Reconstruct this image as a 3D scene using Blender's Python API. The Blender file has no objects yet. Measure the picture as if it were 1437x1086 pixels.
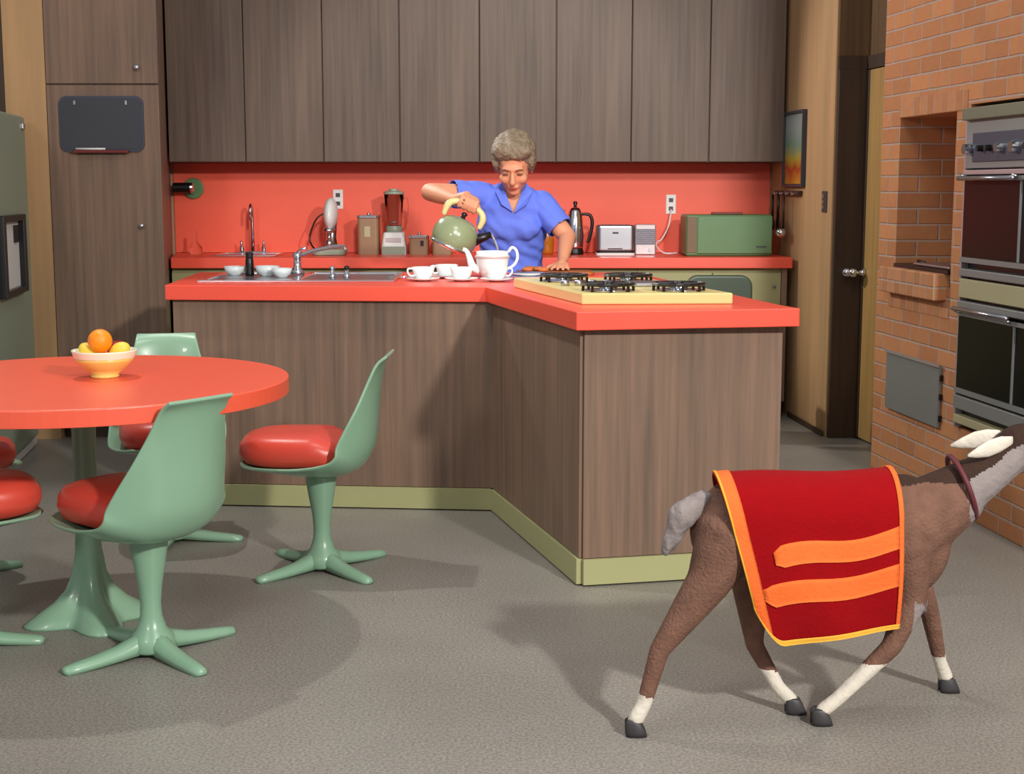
import bpy, bmesh, math, random
from mathutils import Vector, Matrix, Euler, noise
C = bpy.context.scene.collection
PI = math.pi
random.seed(4)

# ---------------------------------------------------------------- camera, world, lights, exposure
sc = bpy.context.scene
cd = bpy.data.cameras.new('camera'); cam = bpy.data.objects.new('camera', cd); C.objects.link(cam)
cd.sensor_fit = 'HORIZONTAL'; cd.sensor_width = 36.0; cd.lens = 2000.0 / 1437.0 * 36.0
cam.location = (0, 0, 1.31); cam.rotation_euler = (math.radians(82.0), 0, 0)
cd.clip_start = 0.05
sc.camera = cam
sc.view_settings.view_transform = 'Standard'; sc.view_settings.look = 'None'
sc.view_settings.exposure = -0.30; sc.view_settings.gamma = 1.0; sc.view_settings.use_curve_mapping = False
w = bpy.data.worlds.new('world'); sc.world = w; w.use_nodes = True
w.node_tree.nodes['Background'].inputs[0].default_value = (0.93, 0.96, 1.0, 1)
w.node_tree.nodes['Background'].inputs[1].default_value = 0.43

def lamp(name, loc, target, power, size, col, spot=None, blend=0.3):
    if spot:
        l = bpy.data.lights.new(name, 'SPOT'); l.spot_size = math.radians(spot); l.spot_blend = blend; l.shadow_soft_size = size
    else:
        l = bpy.data.lights.new(name, 'AREA'); l.shape = 'DISK'; l.size = size
    l.energy = power; l.color = col
    o = bpy.data.objects.new(name, l); C.objects.link(o); o.location = loc
    o.rotation_euler = (Vector(target) - Vector(loc)).to_track_quat('-Z', 'Y').to_euler()
    return o
lamp('key_light', (2.6, -0.2, 3.1), (0.2, 6.0, 0.7), 1380, 0.14, (1.0, 0.95, 0.89), spot=60)
lamp('fill_light', (-2.4, -0.6, 3.0), (0.0, 6.0, 0.9), 65, 0.7, (1.0, 0.95, 0.90))
lamp('back_counter_light', (0.5, 1.0, 3.7), (-0.2, 8.6, 1.05), 1150, 0.25, (1.0, 0.96, 0.91), spot=26, blend=0.45)
lamp('table_light', (-1.75, 5.2, 4.2), (-1.1, 4.3, 0.3), 270, 0.05, (1.0, 0.95, 0.90), spot=62)
lamp('top_light', (0.4, 3.2, 4.6), (0.3, 4.3, 0.0), 60, 1.6, (1.0, 0.96, 0.92))
lamp('left_rear_light', (-1.7, 8.1, 2.8), (1.8, 6.0, 1.2), 340, 0.08, (1.0, 0.94, 0.87), spot=66, blend=0.5)

# ---------------------------------------------------------------- materials
def lin(c):
    c = c / 255.0
    return c / 12.92 if c <= 0.04045 else ((c + 0.055) / 1.055) ** 2.4
def rgb(r, g, b): return (lin(r), lin(g), lin(b), 1)
def newmat(name):
    m = bpy.data.materials.new(name); m.use_nodes = True
    return m, m.node_tree, m.node_tree.nodes['Principled BSDF']
def mat(name, col, rough=0.5, metal=0.0, noise_amt=0.06, scale=8.0, coat=0.0, emit=None, bump=0.0, bscale=60):
    m, nt, b = newmat(name)
    n = nt.nodes.new('ShaderNodeTexNoise'); n.inputs['Scale'].default_value = scale; n.inputs['Detail'].default_value = 4
    tc = nt.nodes.new('ShaderNodeTexCoord'); nt.links.new(tc.outputs['Object'], n.inputs['Vector'])
    mx = nt.nodes.new('ShaderNodeMix'); mx.data_type = 'RGBA'
    mx.inputs[6].default_value = tuple(c * (1 - noise_amt) for c in col[:3]) + (1,)
    mx.inputs[7].default_value = tuple(min(1, c * (1 + noise_amt)) for c in col[:3]) + (1,)
    nt.links.new(n.outputs['Fac'], mx.inputs[0]); nt.links.new(mx.outputs[2], b.inputs['Base Color'])
    b.inputs['Roughness'].default_value = rough; b.inputs['Metallic'].default_value = metal
    b.inputs['Coat Weight'].default_value = coat
    if bump:
        n2 = nt.nodes.new('ShaderNodeTexNoise'); n2.inputs['Scale'].default_value = bscale; n2.inputs['Detail'].default_value = 5
        nt.links.new(tc.outputs['Object'], n2.inputs['Vector'])
        bp = nt.nodes.new('ShaderNodeBump'); bp.inputs['Strength'].default_value = bump; bp.inputs['Distance'].default_value = 0.01
        nt.links.new(n2.outputs['Fac'], bp.inputs['Height']); nt.links.new(bp.outputs[0], b.inputs['Normal'])
    return m
def wood(name, a, bcol, rough=0.45, s=(38, 38, 1.1)):
    m, nt, b = newmat(name)
    tc = nt.nodes.new('ShaderNodeTexCoord'); mp = nt.nodes.new('ShaderNodeMapping'); mp.inputs['Scale'].default_value = s
    nt.links.new(tc.outputs['Object'], mp.inputs['Vector'])
    n = nt.nodes.new('ShaderNodeTexNoise'); n.inputs['Scale'].default_value = 1.0; n.inputs['Detail'].default_value = 6; n.inputs['Roughness'].default_value = 0.65
    nt.links.new(mp.outputs[0], n.inputs['Vector'])
    mp2 = nt.nodes.new('ShaderNodeMapping'); mp2.inputs['Scale'].default_value = (5, 5, 0.8)
    nt.links.new(tc.outputs['Object'], mp2.inputs['Vector'])
    n2 = nt.nodes.new('ShaderNodeTexNoise'); n2.inputs['Scale'].default_value = 1.0; n2.inputs['Detail'].default_value = 3
    nt.links.new(mp2.outputs[0], n2.inputs['Vector'])
    r = nt.nodes.new('ShaderNodeValToRGB'); r.color_ramp.elements[0].position = 0.33; r.color_ramp.elements[1].position = 0.67
    r.color_ramp.elements[0].color = tuple(c * 0.86 for c in a[:3]) + (1,); r.color_ramp.elements[1].color = (min(1, bcol[0] * 1.12), bcol[1] * 1.04, bcol[2] * 0.98, 1)
    ad = nt.nodes.new('ShaderNodeMath'); ad.operation = 'MULTIPLY_ADD'; ad.inputs[1].default_value = 0.6
    sub = nt.nodes.new('ShaderNodeMath'); sub.operation = 'MULTIPLY'; sub.inputs[1].default_value = 0.4
    nt.links.new(n2.outputs['Fac'], sub.inputs[0]); nt.links.new(n.outputs['Fac'], ad.inputs[0]); nt.links.new(sub.outputs[0], ad.inputs[2])
    nt.links.new(ad.outputs[0], r.inputs['Fac']); nt.links.new(r.outputs[0], b.inputs['Base Color'])
    b.inputs['Roughness'].default_value = rough
    return m
def brickmat(name, soldier=False):
    m, nt, b = newmat(name)
    tc = nt.nodes.new('ShaderNodeTexCoord'); sp = nt.nodes.new('ShaderNodeSeparateXYZ'); cb = nt.nodes.new('ShaderNodeCombineXYZ')
    nt.links.new(tc.outputs['Object'], sp.inputs[0])
    ad = nt.nodes.new('ShaderNodeMath'); ad.operation = 'ADD'; nt.links.new(sp.outputs['X'], ad.inputs[0]); nt.links.new(sp.outputs['Y'], ad.inputs[1])
    if soldier: nt.links.new(sp.outputs['Z'], cb.inputs['X']); nt.links.new(ad.outputs[0], cb.inputs['Y'])
    else: nt.links.new(ad.outputs[0], cb.inputs['X']); nt.links.new(sp.outputs['Z'], cb.inputs['Y'])
    # a little wander so the joints are not ruler straight
    nz = nt.nodes.new('ShaderNodeTexNoise'); nz.inputs['Scale'].default_value = 9; nt.links.new(tc.outputs['Object'], nz.inputs['Vector'])
    va = nt.nodes.new('ShaderNodeVectorMath'); va.operation = 'MULTIPLY_ADD'; va.inputs[1].default_value = (0.004, 0.005, 0)
    nt.links.new(nz.outputs['Color'], va.inputs[0]); nt.links.new(cb.outputs[0], va.inputs[2])
    br = nt.nodes.new('ShaderNodeTexBrick'); br.inputs['Scale'].default_value = 1.0
    br.inputs['Brick Width'].default_value = 0.9 if soldier else 0.205; br.inputs['Row Height'].default_value = 0.0715
    br.inputs['Mortar Size'].default_value = 0.0062; br.inputs['Mortar Smooth'].default_value = 0.5; br.inputs['Bias'].default_value = 0.0
    if soldier: br.offset = 0.0
    br.inputs['Color1'].default_value = rgb(206, 144, 98); br.inputs['Color2'].default_value = rgb(184, 126, 86); br.inputs['Mortar'].default_value = rgb(190, 164, 148)
    nt.links.new(va.outputs[0], br.inputs['Vector'])
    n2 = nt.nodes.new('ShaderNodeTexNoise'); n2.inputs['Scale'].default_value = 30; n2.inputs['Detail'].default_value = 5; nt.links.new(tc.outputs['Object'], n2.inputs['Vector'])
    mx = nt.nodes.new('ShaderNodeMix'); mx.data_type = 'RGBA'; mx.blend_type = 'OVERLAY'; mx.inputs[0].default_value = 0.2
    nt.links.new(br.outputs['Color'], mx.inputs[6]); nt.links.new(n2.outputs['Color'], mx.inputs[7]); nt.links.new(mx.outputs[2], b.inputs['Base Color'])
    bp = nt.nodes.new('ShaderNodeBump'); bp.invert = True; bp.inputs['Strength'].default_value = 0.7; bp.inputs['Distance'].default_value = 0.008
    nt.links.new(br.outputs['Fac'], bp.inputs['Height']); nt.links.new(bp.outputs[0], b.inputs['Normal'])
    b.inputs['Roughness'].default_value = 0.85
    return m
def floormat():
    m, nt, b = newmat('speckled_floor')
    tc = nt.nodes.new('ShaderNodeTexCoord')
    n = nt.nodes.new('ShaderNodeTexNoise'); n.inputs['Scale'].default_value = 130; n.inputs['Detail'].default_value = 3
    n2 = nt.nodes.new('ShaderNodeTexNoise'); n2.inputs['Scale'].default_value = 1.6; n2.inputs['Detail'].default_value = 5
    for k in (n, n2): nt.links.new(tc.outputs['Object'], k.inputs['Vector'])
    r = nt.nodes.new('ShaderNodeValToRGB'); r.color_ramp.elements[0].position = 0.38; r.color_ramp.elements[1].position = 0.62
    r.color_ramp.elements[0].color = rgb(122, 119, 112); r.color_ramp.elements[1].color = rgb(150, 146, 138)
    nt.links.new(n.outputs['Fac'], r.inputs['Fac'])
    r2 = nt.nodes.new('ShaderNodeValToRGB'); r2.color_ramp.elements[0].position = 0.35; r2.color_ramp.elements[1].position = 0.65
    r2.color_ramp.elements[0].color = (0.86, 0.85, 0.84, 1); r2.color_ramp.elements[1].color = (1, 1, 1, 1)
    nt.links.new(n2.outputs['Fac'], r2.inputs['Fac'])
    mx = nt.nodes.new('ShaderNodeMix'); mx.data_type = 'RGBA'; mx.blend_type = 'MULTIPLY'; mx.inputs[0].default_value = 1
    nt.links.new(r.outputs[0], mx.inputs[6]); nt.links.new(r2.outputs[0], mx.inputs[7]); nt.links.new(mx.outputs[2], b.inputs['Base Color'])
    b.inputs['Roughness'].default_value = 0.42
    return m
M = dict(
    wood=wood('brown_veneer', rgb(112, 96, 84), rgb(142, 118, 102)),
    wood_up=wood('grey_brown_veneer', rgb(92, 80, 72), rgb(114, 100, 90)),
    wood_dark=wood('dark_veneer', rgb(48, 36, 26), rgb(70, 52, 36)),
    wood_door=wood('door_veneer', rgb(160, 128, 76), rgb(186, 152, 92)),
    wood_head=wood('header_veneer', rgb(82, 62, 38), rgb(104, 80, 50)),
    orange=mat('orange_laminate', rgb(244, 84, 60), 0.30, noise_amt=0.04),
    splash=mat('orange_backsplash', rgb(240, 96, 70), 0.5, noise_amt=0.04),
    tabletop=mat('orange_table_laminate', rgb(236, 92, 64), 0.3, noise_amt=0.04),
    green=mat('sea_green_shell', rgb(134, 172, 144), 0.32, noise_amt=0.03, coat=0.2),
    cushion=mat('orange_vinyl', rgb(214, 76, 60), 0.34, noise_amt=0.08),
    kick=mat('pale_olive_kickboard', rgb(172, 172, 124), 0.5),
    basecab=mat('pale_olive_cabinet', rgb(160, 158, 112), 0.5),
    beige=wood('beige_wall_panel', rgb(176, 142, 100), rgb(190, 154, 112), 0.75, s=(9, 9, 0.5)),
    pinkwall=mat('beige_plaster', rgb(190, 152, 118), 0.8),
    wallback=mat('back_plaster', rgb(176, 140, 110), 0.8),
    olive=mat('olive_enamel', rgb(144, 158, 138), 0.42, noise_amt=0.1, scale=3),
    black=mat('black_plastic', rgb(16, 16, 18), 0.35),
    blackglass=mat('black_glass', rgb(7, 7, 8), 0.3, noise_amt=0.0),
    slate=mat('slate', rgb(58, 60, 68), 0.5, noise_amt=0.15, scale=5),
    slateframe=mat('slate_frame', rgb(60, 66, 84), 0.4),
    chrome=mat('chrome', rgb(220, 222, 228), 0.14, 1.0, 0.02),
    steel=mat('brushed_steel', rgb(176, 176, 182), 0.32, 1.0, 0.05),
    dullsteel=mat('dull_steel', rgb(140, 143, 142), 0.42, 0.3, 0.08, 3),
    lightmetal=mat('light_metal_trim', rgb(196, 184, 186), 0.35, 0.6),
    ovenpanel=mat('oven_panel_enamel', rgb(112, 112, 88), 0.45),
    cream=mat('cream_enamel', rgb(226, 208, 140), 0.35, noise_amt=0.03),
    creamstrip=mat('cream_strip', rgb(176, 170, 132), 0.5),
    white=mat('white_china', rgb(226, 234, 234), 0.18, noise_amt=0.02),
    whiteplastic=mat('white_plastic', rgb(224, 224, 222), 0.4),
    pinkband=mat('painted_gilt_band', rgb(196, 172, 170), 0.3),
    brick=brickmat('brick'), soldier=brickmat('soldier_brick', True),
    floor=floormat(),
    kettle=mat('kettle_enamel', rgb(136, 148, 112), 0.22, noise_amt=0.04, coat=0.3),
    kettle_handle=mat('kettle_handle_cream', rgb(214, 202, 140), 0.35),
    breadbox=mat('green_enamel', rgb(92, 130, 86), 0.4, noise_amt=0.05),
    breadside=mat('breadbox_side', rgb(112, 92, 66), 0.5),
    tan=mat('tan_canister', rgb(150, 118, 88), 0.4, noise_amt=0.12),
    darkred=mat('dark_red_plastic', rgb(110, 32, 24), 0.4),
    amber=mat('amber_jar', rgb(176, 104, 24), 0.2, noise_amt=0.25, scale=20),
    toast_grey=mat('toaster_dark_side', rgb(98, 102, 118), 0.4),
    yellow=mat('lemon_skin', rgb(232, 202, 72), 0.45, bump=0.2),
    orangefruit=mat('orange_peel', rgb(246, 142, 18), 0.4, bump=0.25, bscale=120),
    redfruit=mat('red_apple_skin', rgb(150, 30, 26), 0.3, noise_amt=0.3),
    bowl=mat('yellow_bowl', rgb(238, 212, 116), 0.25, noise_amt=0.03),
    bowlband=mat('bowl_band', rgb(242, 240, 214), 0.25, noise_amt=0.02),
    board=mat('wooden_board', rgb(160, 88, 32), 0.5, noise_amt=0.2, scale=20),
    biscuit=mat('biscuit', rgb(190, 110, 54), 0.7, noise_amt=0.3, scale=60),
    darkvinyl=mat('dark_green_vinyl', rgb(62, 78, 62), 0.4, noise_amt=0.1),
    skin=mat('skin', rgb(212, 146, 112), 0.62, noise_amt=0.06, scale=14),
    lip=mat('lip', rgb(170, 70, 62), 0.45),
    eyedark=mat('eyelid_shade_brow', rgb(104, 78, 62), 0.6),
    eyewhite=mat('eye_white', rgb(220, 214, 206), 0.3),
    hair=mat('grey_blonde_hair', rgb(126, 110, 90), 0.6, noise_amt=0.5, scale=60, bump=0.9, bscale=70),
    blue=mat('blue_cotton', rgb(100, 124, 226), 0.75, noise_amt=0.06, scale=20, bump=0.3, bscale=14),
    trousers=mat('dark_blue_cloth', rgb(52, 62, 112), 0.8),
    shoe=mat('white_shoe_leather', rgb(220, 216, 206), 0.5),
    fur=mat('brown_fur', rgb(116, 84, 70), 0.85, noise_amt=0.45, scale=22, bump=0.55, bscale=130),
    furdark=mat('dark_brown_fur', rgb(58, 40, 32), 0.85, noise_amt=0.3, scale=18, bump=0.5),
    furgrey=mat('grey_fur', rgb(140, 130, 128), 0.85, noise_amt=0.2, scale=14, bump=0.5),
    furwhite=mat('white_fur', rgb(214, 206, 192), 0.85, noise_amt=0.08, scale=30, bump=0.4),
    hoof=mat('hoof_horn', rgb(52, 50, 52), 0.5),
    felt=mat('red_felt', rgb(142, 0, 8), 1.0, noise_amt=0.1, scale=30, bump=0.3, bscale=120),
    feltorange=mat('orange_felt', rgb(236, 108, 48), 0.85, noise_amt=0.1, scale=40, bump=0.3, bscale=120),
    feltyellow=mat('yellow_piping', rgb(226, 170, 60), 0.8),
    strap=mat('maroon_strap', rgb(92, 34, 40), 0.6),
)
mg, nt, b = newmat('clear_glass'); M['glass'] = mg
b.inputs['Base Color'].default_value = (0.92, 0.97, 0.95, 1); b.inputs['Transmission Weight'].default_value = 1.0; b.inputs['Roughness'].default_value = 0.05; b.inputs['IOR'].default_value = 1.12
mg, nt, b = newmat('water'); M['water'] = mg
b.inputs['Base Color'].default_value = (0.8, 0.86, 1.0, 1); b.inputs['Transmission Weight'].default_value = 0.8; b.inputs['Roughness'].default_value = 0.1; b.inputs['IOR'].default_value = 1.33
mg, nt, b = newmat('picture_print'); M['print'] = mg
tc = nt.nodes.new('ShaderNodeTexCoord'); n = nt.nodes.new('ShaderNodeTexNoise'); n.inputs['Scale'].default_value = 9
sp = nt.nodes.new('ShaderNodeSeparateXYZ'); nt.links.new(tc.outputs['Generated'], sp.inputs[0])
ad = nt.nodes.new('ShaderNodeMath'); ad.operation = 'MULTIPLY_ADD'; ad.inputs[1].default_value = 0.35
nt.links.new(tc.outputs['Object'], n.inputs['Vector']); nt.links.new(n.outputs['Fac'], ad.inputs[0]); nt.links.new(sp.outputs['Z'], ad.inputs[2])
r = nt.nodes.new('ShaderNodeValToRGB'); cr = r.color_ramp
cr.elements[0].position = 0.15; cr.elements[0].color = rgb(206, 150, 40); cr.elements[1].position = 0.95; cr.elements[1].color = rgb(150, 160, 156)
for p_, c_ in ((0.38, rgb(176, 60, 30)), (0.55, rgb(180, 160, 50)), (0.72, rgb(120, 150, 130))):
    e_ = cr.elements.new(p_); e_.color = c_
nt.links.new(ad.outputs[0], r.inputs['Fac']); nt.links.new(r.outputs[0], b.inputs['Base Color'])

for k_ in ('orange', 'tabletop'): q_ = M[k_].node_tree.nodes['Principled BSDF']; q_.inputs['Specular IOR Level'].default_value = 0.8; q_.inputs['Roughness'].default_value = 0.36
for k_ in ('felt', 'feltorange', 'feltyellow', 'fur', 'furdark', 'furgrey', 'furwhite', 'blackglass', 'blue', 'brick', 'soldier', 'wood', 'wood_up'): M[k_].node_tree.nodes['Principled BSDF'].inputs['Specular IOR Level'].default_value = 0.22
# ---------------------------------------------------------------- mesh helpers
class MB:
    def __init__(s): s.v = []; s.f = []; s.mi = []; s.cur = 0
    def add(s, vs, fs):
        o = len(s.v); s.v += [tuple(p) for p in vs]; s.f += [tuple(i + o for i in f) for f in fs]; s.mi += [s.cur] * len(fs); return s
    def box(s, x0, x1, y0, y1, z0, z1, m=None):
        vs = [(x, y, z) for z in (z0, z1) for y in (y0, y1) for x in (x0, x1)]
        if m: vs = [m @ Vector(p) for p in vs]
        return s.add(vs, [(0, 2, 3, 1), (4, 5, 7, 6), (0, 1, 5, 4), (2, 6, 7, 3), (0, 4, 6, 2), (1, 3, 7, 5)])
    def prism(s, poly, z0, z1):
        n = len(poly); a = sum(poly[i][0] * poly[(i + 1) % n][1] - poly[(i + 1) % n][0] * poly[i][1] for i in range(n))
        if a < 0: poly = poly[::-1]
        vs = [(x, y, z0) for x, y in poly] + [(x, y, z1) for x, y in poly]
        return s.add(vs, [tuple(range(n))[::-1], tuple(range(n, 2 * n))] + [(i, (i + 1) % n, n + (i + 1) % n, n + i) for i in range(n)])
    def rings(s, rs, closed_ends=True):
        n = len(rs[0]); vs = [p for r in rs for p in r]; fs = []
        for k in range(len(rs) - 1):
            for i in range(n): fs.append((k * n + i, k * n + (i + 1) % n, (k + 1) * n + (i + 1) % n, (k + 1) * n + i))
        if closed_ends: fs.append(tuple(range(n))[::-1]); fs.append(tuple(range((len(rs) - 1) * n, len(rs) * n)))
        return s.add(vs, fs)
    def lathe(s, prof, n=24, c=(0, 0, 0), m=None, ends=True):
        rs = []
        for r, z in prof:
            ring = [Vector((c[0] + r * math.cos(2 * PI * i / n), c[1] + r * math.sin(2 * PI * i / n), c[2] + z)) for i in range(n)]
            if m: ring = [m @ p for p in ring]
            rs.append(ring)
        return s.rings(rs, ends)
    def tube(s, pts, rad, n=10):
        pts = [Vector(p) for p in pts]
        if not isinstance(rad, (list, tuple)): rad = [rad] * len(pts)
        if 4 <= len(pts) <= 8 and not getattr(s, 'raw', False):   # round off hand-placed bends
            P_, R_2 = [], []
            for i in range(len(pts) - 1):
                p0, p1, p2, p3 = pts[max(i - 1, 0)], pts[i], pts[i + 1], pts[min(i + 2, len(pts) - 1)]
                for k in range(5):
                    f_ = k / 5; P_.append(0.5 * (2 * p1 + (p2 - p0) * f_ + (2 * p0 - 5 * p1 + 4 * p2 - p3) * f_ ** 2 + (-p0 + 3 * p1 - 3 * p2 + p3) * f_ ** 3)); R_2.append(rad[i] + (rad[i + 1] - rad[i]) * f_)
            pts = P_ + [pts[-1]]; rad = R_2 + [rad[-1]]
        rs = []; up = None
        for i, p in enumerate(pts):
            d = (pts[min(i + 1, len(pts) - 1)] - pts[max(i - 1, 0)]).normalized()
            if up is None: up = Vector((0, 0, 1)) if abs(d.z) < 0.9 else Vector((1, 0, 0))
            a = d.cross(up).normalized(); bb = a.cross(d).normalized(); up = bb
            rs.append([p + a * rad[i] * math.cos(2 * PI * k / n) + bb * rad[i] * math.sin(2 * PI * k / n) for k in range(n)])
        return s.rings(rs)
    def ball(s, c, r, m=None, nu=20, nv=12):
        if not isinstance(r, (list, tuple)): r = (r, r, r)
        rs = []
        for j in range(1, nv):
            t = PI * j / nv
            rs.append([Vector((r[0] * math.sin(t) * math.cos(2 * PI * i / nu), r[1] * math.sin(t) * math.sin(2 * PI * i / nu), -r[2] * math.cos(t))) for i in range(nu)])
        rs = [[(m @ p if m else p) + Vector(c) for p in q] for q in rs]
        vs = [p for q in rs for p in q]; fs = []
        for k in range(len(rs) - 1):
            for i in range(nu): fs.append((k * nu + i, k * nu + (i + 1) % nu, (k + 1) * nu + (i + 1) % nu, (k + 1) * nu + i))
        b0 = Vector((0, 0, -r[2])); t0 = Vector((0, 0, r[2]))
        if m: b0 = m @ b0; t0 = m @ t0
        vs += [b0 + Vector(c), t0 + Vector(c)]; L = len(vs)
        for i in range(nu):
            fs.append((L - 2, (i + 1) % nu, i)); fs.append((L - 1, (len(rs) - 1) * nu + i, (len(rs) - 1) * nu + (i + 1) % nu))
        return s.add(vs, fs)
    def capsule(s, a, b, ra, rb, n=14):
        a = Vector(a); b = Vector(b); d = (b - a); L = d.length; d = d.normalized()
        pts = [a - d * ra * 0.98, a - d * ra * 0.8, a - d * ra * 0.45, a, b, b + d * rb * 0.45, b + d * rb * 0.8, b + d * rb * 0.98]
        rd = [ra * 0.2, ra * 0.6, ra * 0.893, ra, rb, rb * 0.893, rb * 0.6, rb * 0.2]
        s.raw = True; s.tube(pts, rd, n); s.raw = False; return s
    def mesh(s, name):
        me = bpy.data.meshes.new(name); me.from_pydata(s.v, [], s.f); me.update(); return me
def obj(name, mb, m, parent=None, smooth=False, bevel=0.0, loc=None, sub=0, seg=2):
    me = mb.mesh(name) if isinstance(mb, MB) else mb
    ms = m if isinstance(m, (list, tuple)) else [m]
    for q in ms: me.materials.append(M[q])
    if isinstance(mb, MB) and len(ms) > 1: me.polygons.foreach_set('material_index', mb.mi)
    o = bpy.data.objects.new(name, me); C.objects.link(o)
    if parent: o.parent = parent
    if loc: o.location = loc
    if smooth: me.polygons.foreach_set('use_smooth', [True] * len(me.polygons))
    if bevel:
        bv = o.modifiers.new('bevel', 'BEVEL'); bv.width = bevel; bv.segments = seg; bv.limit_method = 'ANGLE'; bv.angle_limit = math.radians(40)
    if sub:
        sb = o.modifiers.new('sub', 'SUBSURF'); sb.levels = sub; sb.render_levels = sub
    return o
def sharp(o, ang=40):
    me = o.data; bm = bmesh.new(); bm.from_mesh(me)
    for e in bm.edges:
        if len(e.link_faces) == 2 and e.calc_face_angle(0) > math.radians(ang): e.smooth = False
        else: e.smooth = True
    for f in bm.faces: f.smooth = True
    bm.to_mesh(me); bm.free(); return o
def tag(o, label, cat, group=None):
    o['label'] = label; o['category'] = cat
    if group: o['group'] = group
    return o
def thing(name, label, cat, loc=(0, 0, 0), rz=0, group=None):
    o = bpy.data.objects.new(name, None); C.objects.link(o); o.location = loc; o.rotation_euler = (0, 0, rz); o.empty_display_size = 0.1
    return tag(o, label, cat, group)
def struct(name, mb, m, **k):
    o = obj(name, mb, m, **k); o['kind'] = 'structure'; return o
def copy_tree(o, parent=None):
    c = o.copy(); C.objects.link(c); c.parent = parent
    for ch in list(o.children): copy_tree(ch, c)
    return c
def remesh(mb, voxel, smooth_it=6, fac=0.5):
    me = mb.mesh('tmp'); o = bpy.data.objects.new('tmp', me); C.objects.link(o)
    r_ = o.modifiers.new('r', 'REMESH'); r_.mode = 'VOXEL'; r_.voxel_size = voxel
    if smooth_it:
        s_ = o.modifiers.new('s', 'SMOOTH'); s_.iterations = smooth_it; s_.factor = fac
    dg = bpy.context.evaluated_depsgraph_get(); dg.update()
    out = bpy.data.meshes.new_from_object(o.evaluated_get(dg)); bpy.data.objects.remove(o); bpy.data.meshes.remove(me)
    out.materials.clear(); out.polygons.foreach_set('use_smooth', [True] * len(out.polygons)); return out

# ---------------------------------------------------------------- the setting
struct('floor', MB().box(-5, 5, -1.5, 10, -0.1, 0), 'floor')
struct('wall_back', MB().box(-2.45, 1.75, 8.65, 8.77, 0, 2.75), 'wallback')
WR = [(1.555, 8.65), (1.655, 7.43), (1.79, 7.43), (1.79, 7.49), (1.76, 7.53), (1.69, 8.65)]
struct('wall_right', MB().prism(WR, 0, 2.75), 'beige')
struct('wall_left', MB().box(-2.57, -2.362, 7.36, 7.48, 0, 2.75), 'beige')
struct('wall_left_rear', MB().box(-3.9, -2.572, 7.36, 7.48, 0, 2.75), 'wood_dark')
# dark jamb and header of the right-hand doorway
struct('trim_1', MB().box(1.662, 1.93, 7.388, 7.428, 0, 1.90), 'wood_dark', bevel=0.004)
struct('trim_2', MB().prism([(1.662, 7.39), (1.80, 7.39), (1.885, 6.75), (1.965, 6.75), (1.88, 7.48), (1.662, 7.43)], 1.90, 1.965), 'wood_dark')
struct('wall_right_over_door', MB().prism([(1.662, 7.40), (1.81, 7.40), (1.893, 6.68), (1.99, 6.68), (1.90, 7.49), (1.662, 7.43)], 1.967, 2.75), 'wood_head')
struct('baseboard_right', MB().prism([(1.590, 8.10), (1.6445, 7.432), (1.637, 7.432), (1.582, 8.10)], 0, 0.03), 'wood_dark')
# the door, a little ajar
ang = math.atan2(-0.1327, 1)
dm = Matrix.Translation((1.805, 7.375, 0)) @ Matrix.Rotation(-(PI / 2) - 0.0 + math.atan(0.1327), 4, 'Z')
dr = bpy.data.objects.new('door_1', None); C.objects.link(dr); dr.matrix_world = dm; dr['kind'] = 'structure'
obj('door_panel', MB().box(0.03, 0.72, -0.0, 0.035, 0.012, 1.895), 'wood_door', dr, bevel=0.003)
obj('door_edge_strip', MB().box(-0.009, 0.028, -0.004, 0.035, 0.012, 1.895), 'wood_dark', dr, bevel=0.002)
kb = MB(); kb.tube([(0.045, -0.001, 0.872), (0.045, -0.030, 0.872)], [0.026, 0.010], 16); kb.tube([(0.045, -0.02, 0.872), (0.045, -0.05, 0.872)], 0.009, 12); kb.ball((0.045, -0.062, 0.872), (0.026, 0.022, 0.026))
k0 = obj('door_knob', kb, 'chrome', dr, smooth=True)
kb = MB(); kb.tube([(1.725, 7.384, 0.872), (1.725, 7.35, 0.872)], 0.009, 12); kb.ball((1.725, 7.345, 0.872), (0.025, 0.022, 0.025))
k1 = obj('door_catch', kb, 'chrome', None, smooth=True); tag(k1, 'round chrome catch knob on the dark door jamb, left of the knob on the door', 'door knob')

# ---------------------------------------------------------------- brick wall (local x runs along the wall towards the camera, -y faces the kitchen)
BO = Vector((1.694, 6.613, 0)); bd = Vector((0.1166, -0.9932, 0)).normalized()
bw = bpy.data.objects.new('wall_brick', None); C.objects.link(bw); bw.location = BO; bw.rotation_euler = (0, 0, math.atan2(bd.y, bd.x)); bw['kind'] = 'structure'
# local +x = bd ; local +y = rotate 90ccw = (0.9932,0.1166) -> away from the kitchen. kitchen face is y=0
T = 0.62
def bp(name, *boxes, m='brick'):
    b_ = MB()
    for q in boxes: b_.box(*q)
    return obj(name, b_, m, bw)
bp('brickwork', (0, 0.21, 0, T, 0, 2.75), (0.21, 0.80, 0, T, 0, 0.90), (0.21, 0.80, 0, T, 1.61, 2.75), (0.21, 0.80, 0.42, T, 0.90, 1.61),
   (0.80, 0.925, 0, T, 0, 2.75), (0.925, 1.62, 0, T, 0, 0.345), (0.925, 1.62, 0, T, 1.63, 2.75), (0.925, 1.62, 0.55, T, 0.345, 1.63), (1.62, 2.5, 0, T, 0, 2.75))
bp('brick_soldier_course', (0.20, 0.90, -0.004, 0.03, 1.612, 1.69), m='soldier')
bp('brick_ledge_course', (0.155, 0.80, -0.004, 0.2, 0.775, 0.842), m='soldier')
led = bp('brick_shelf', (0.155, 0.765, -0.055, 0.3, 0.845, 0.955), m='soldier'); bv = led.modifiers.new('b', 'BEVEL'); bv.width = 0.004
bp('niche_slab', (0.215, 0.795, -0.01, 0.415, 0.956, 0.972), m='black')
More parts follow.
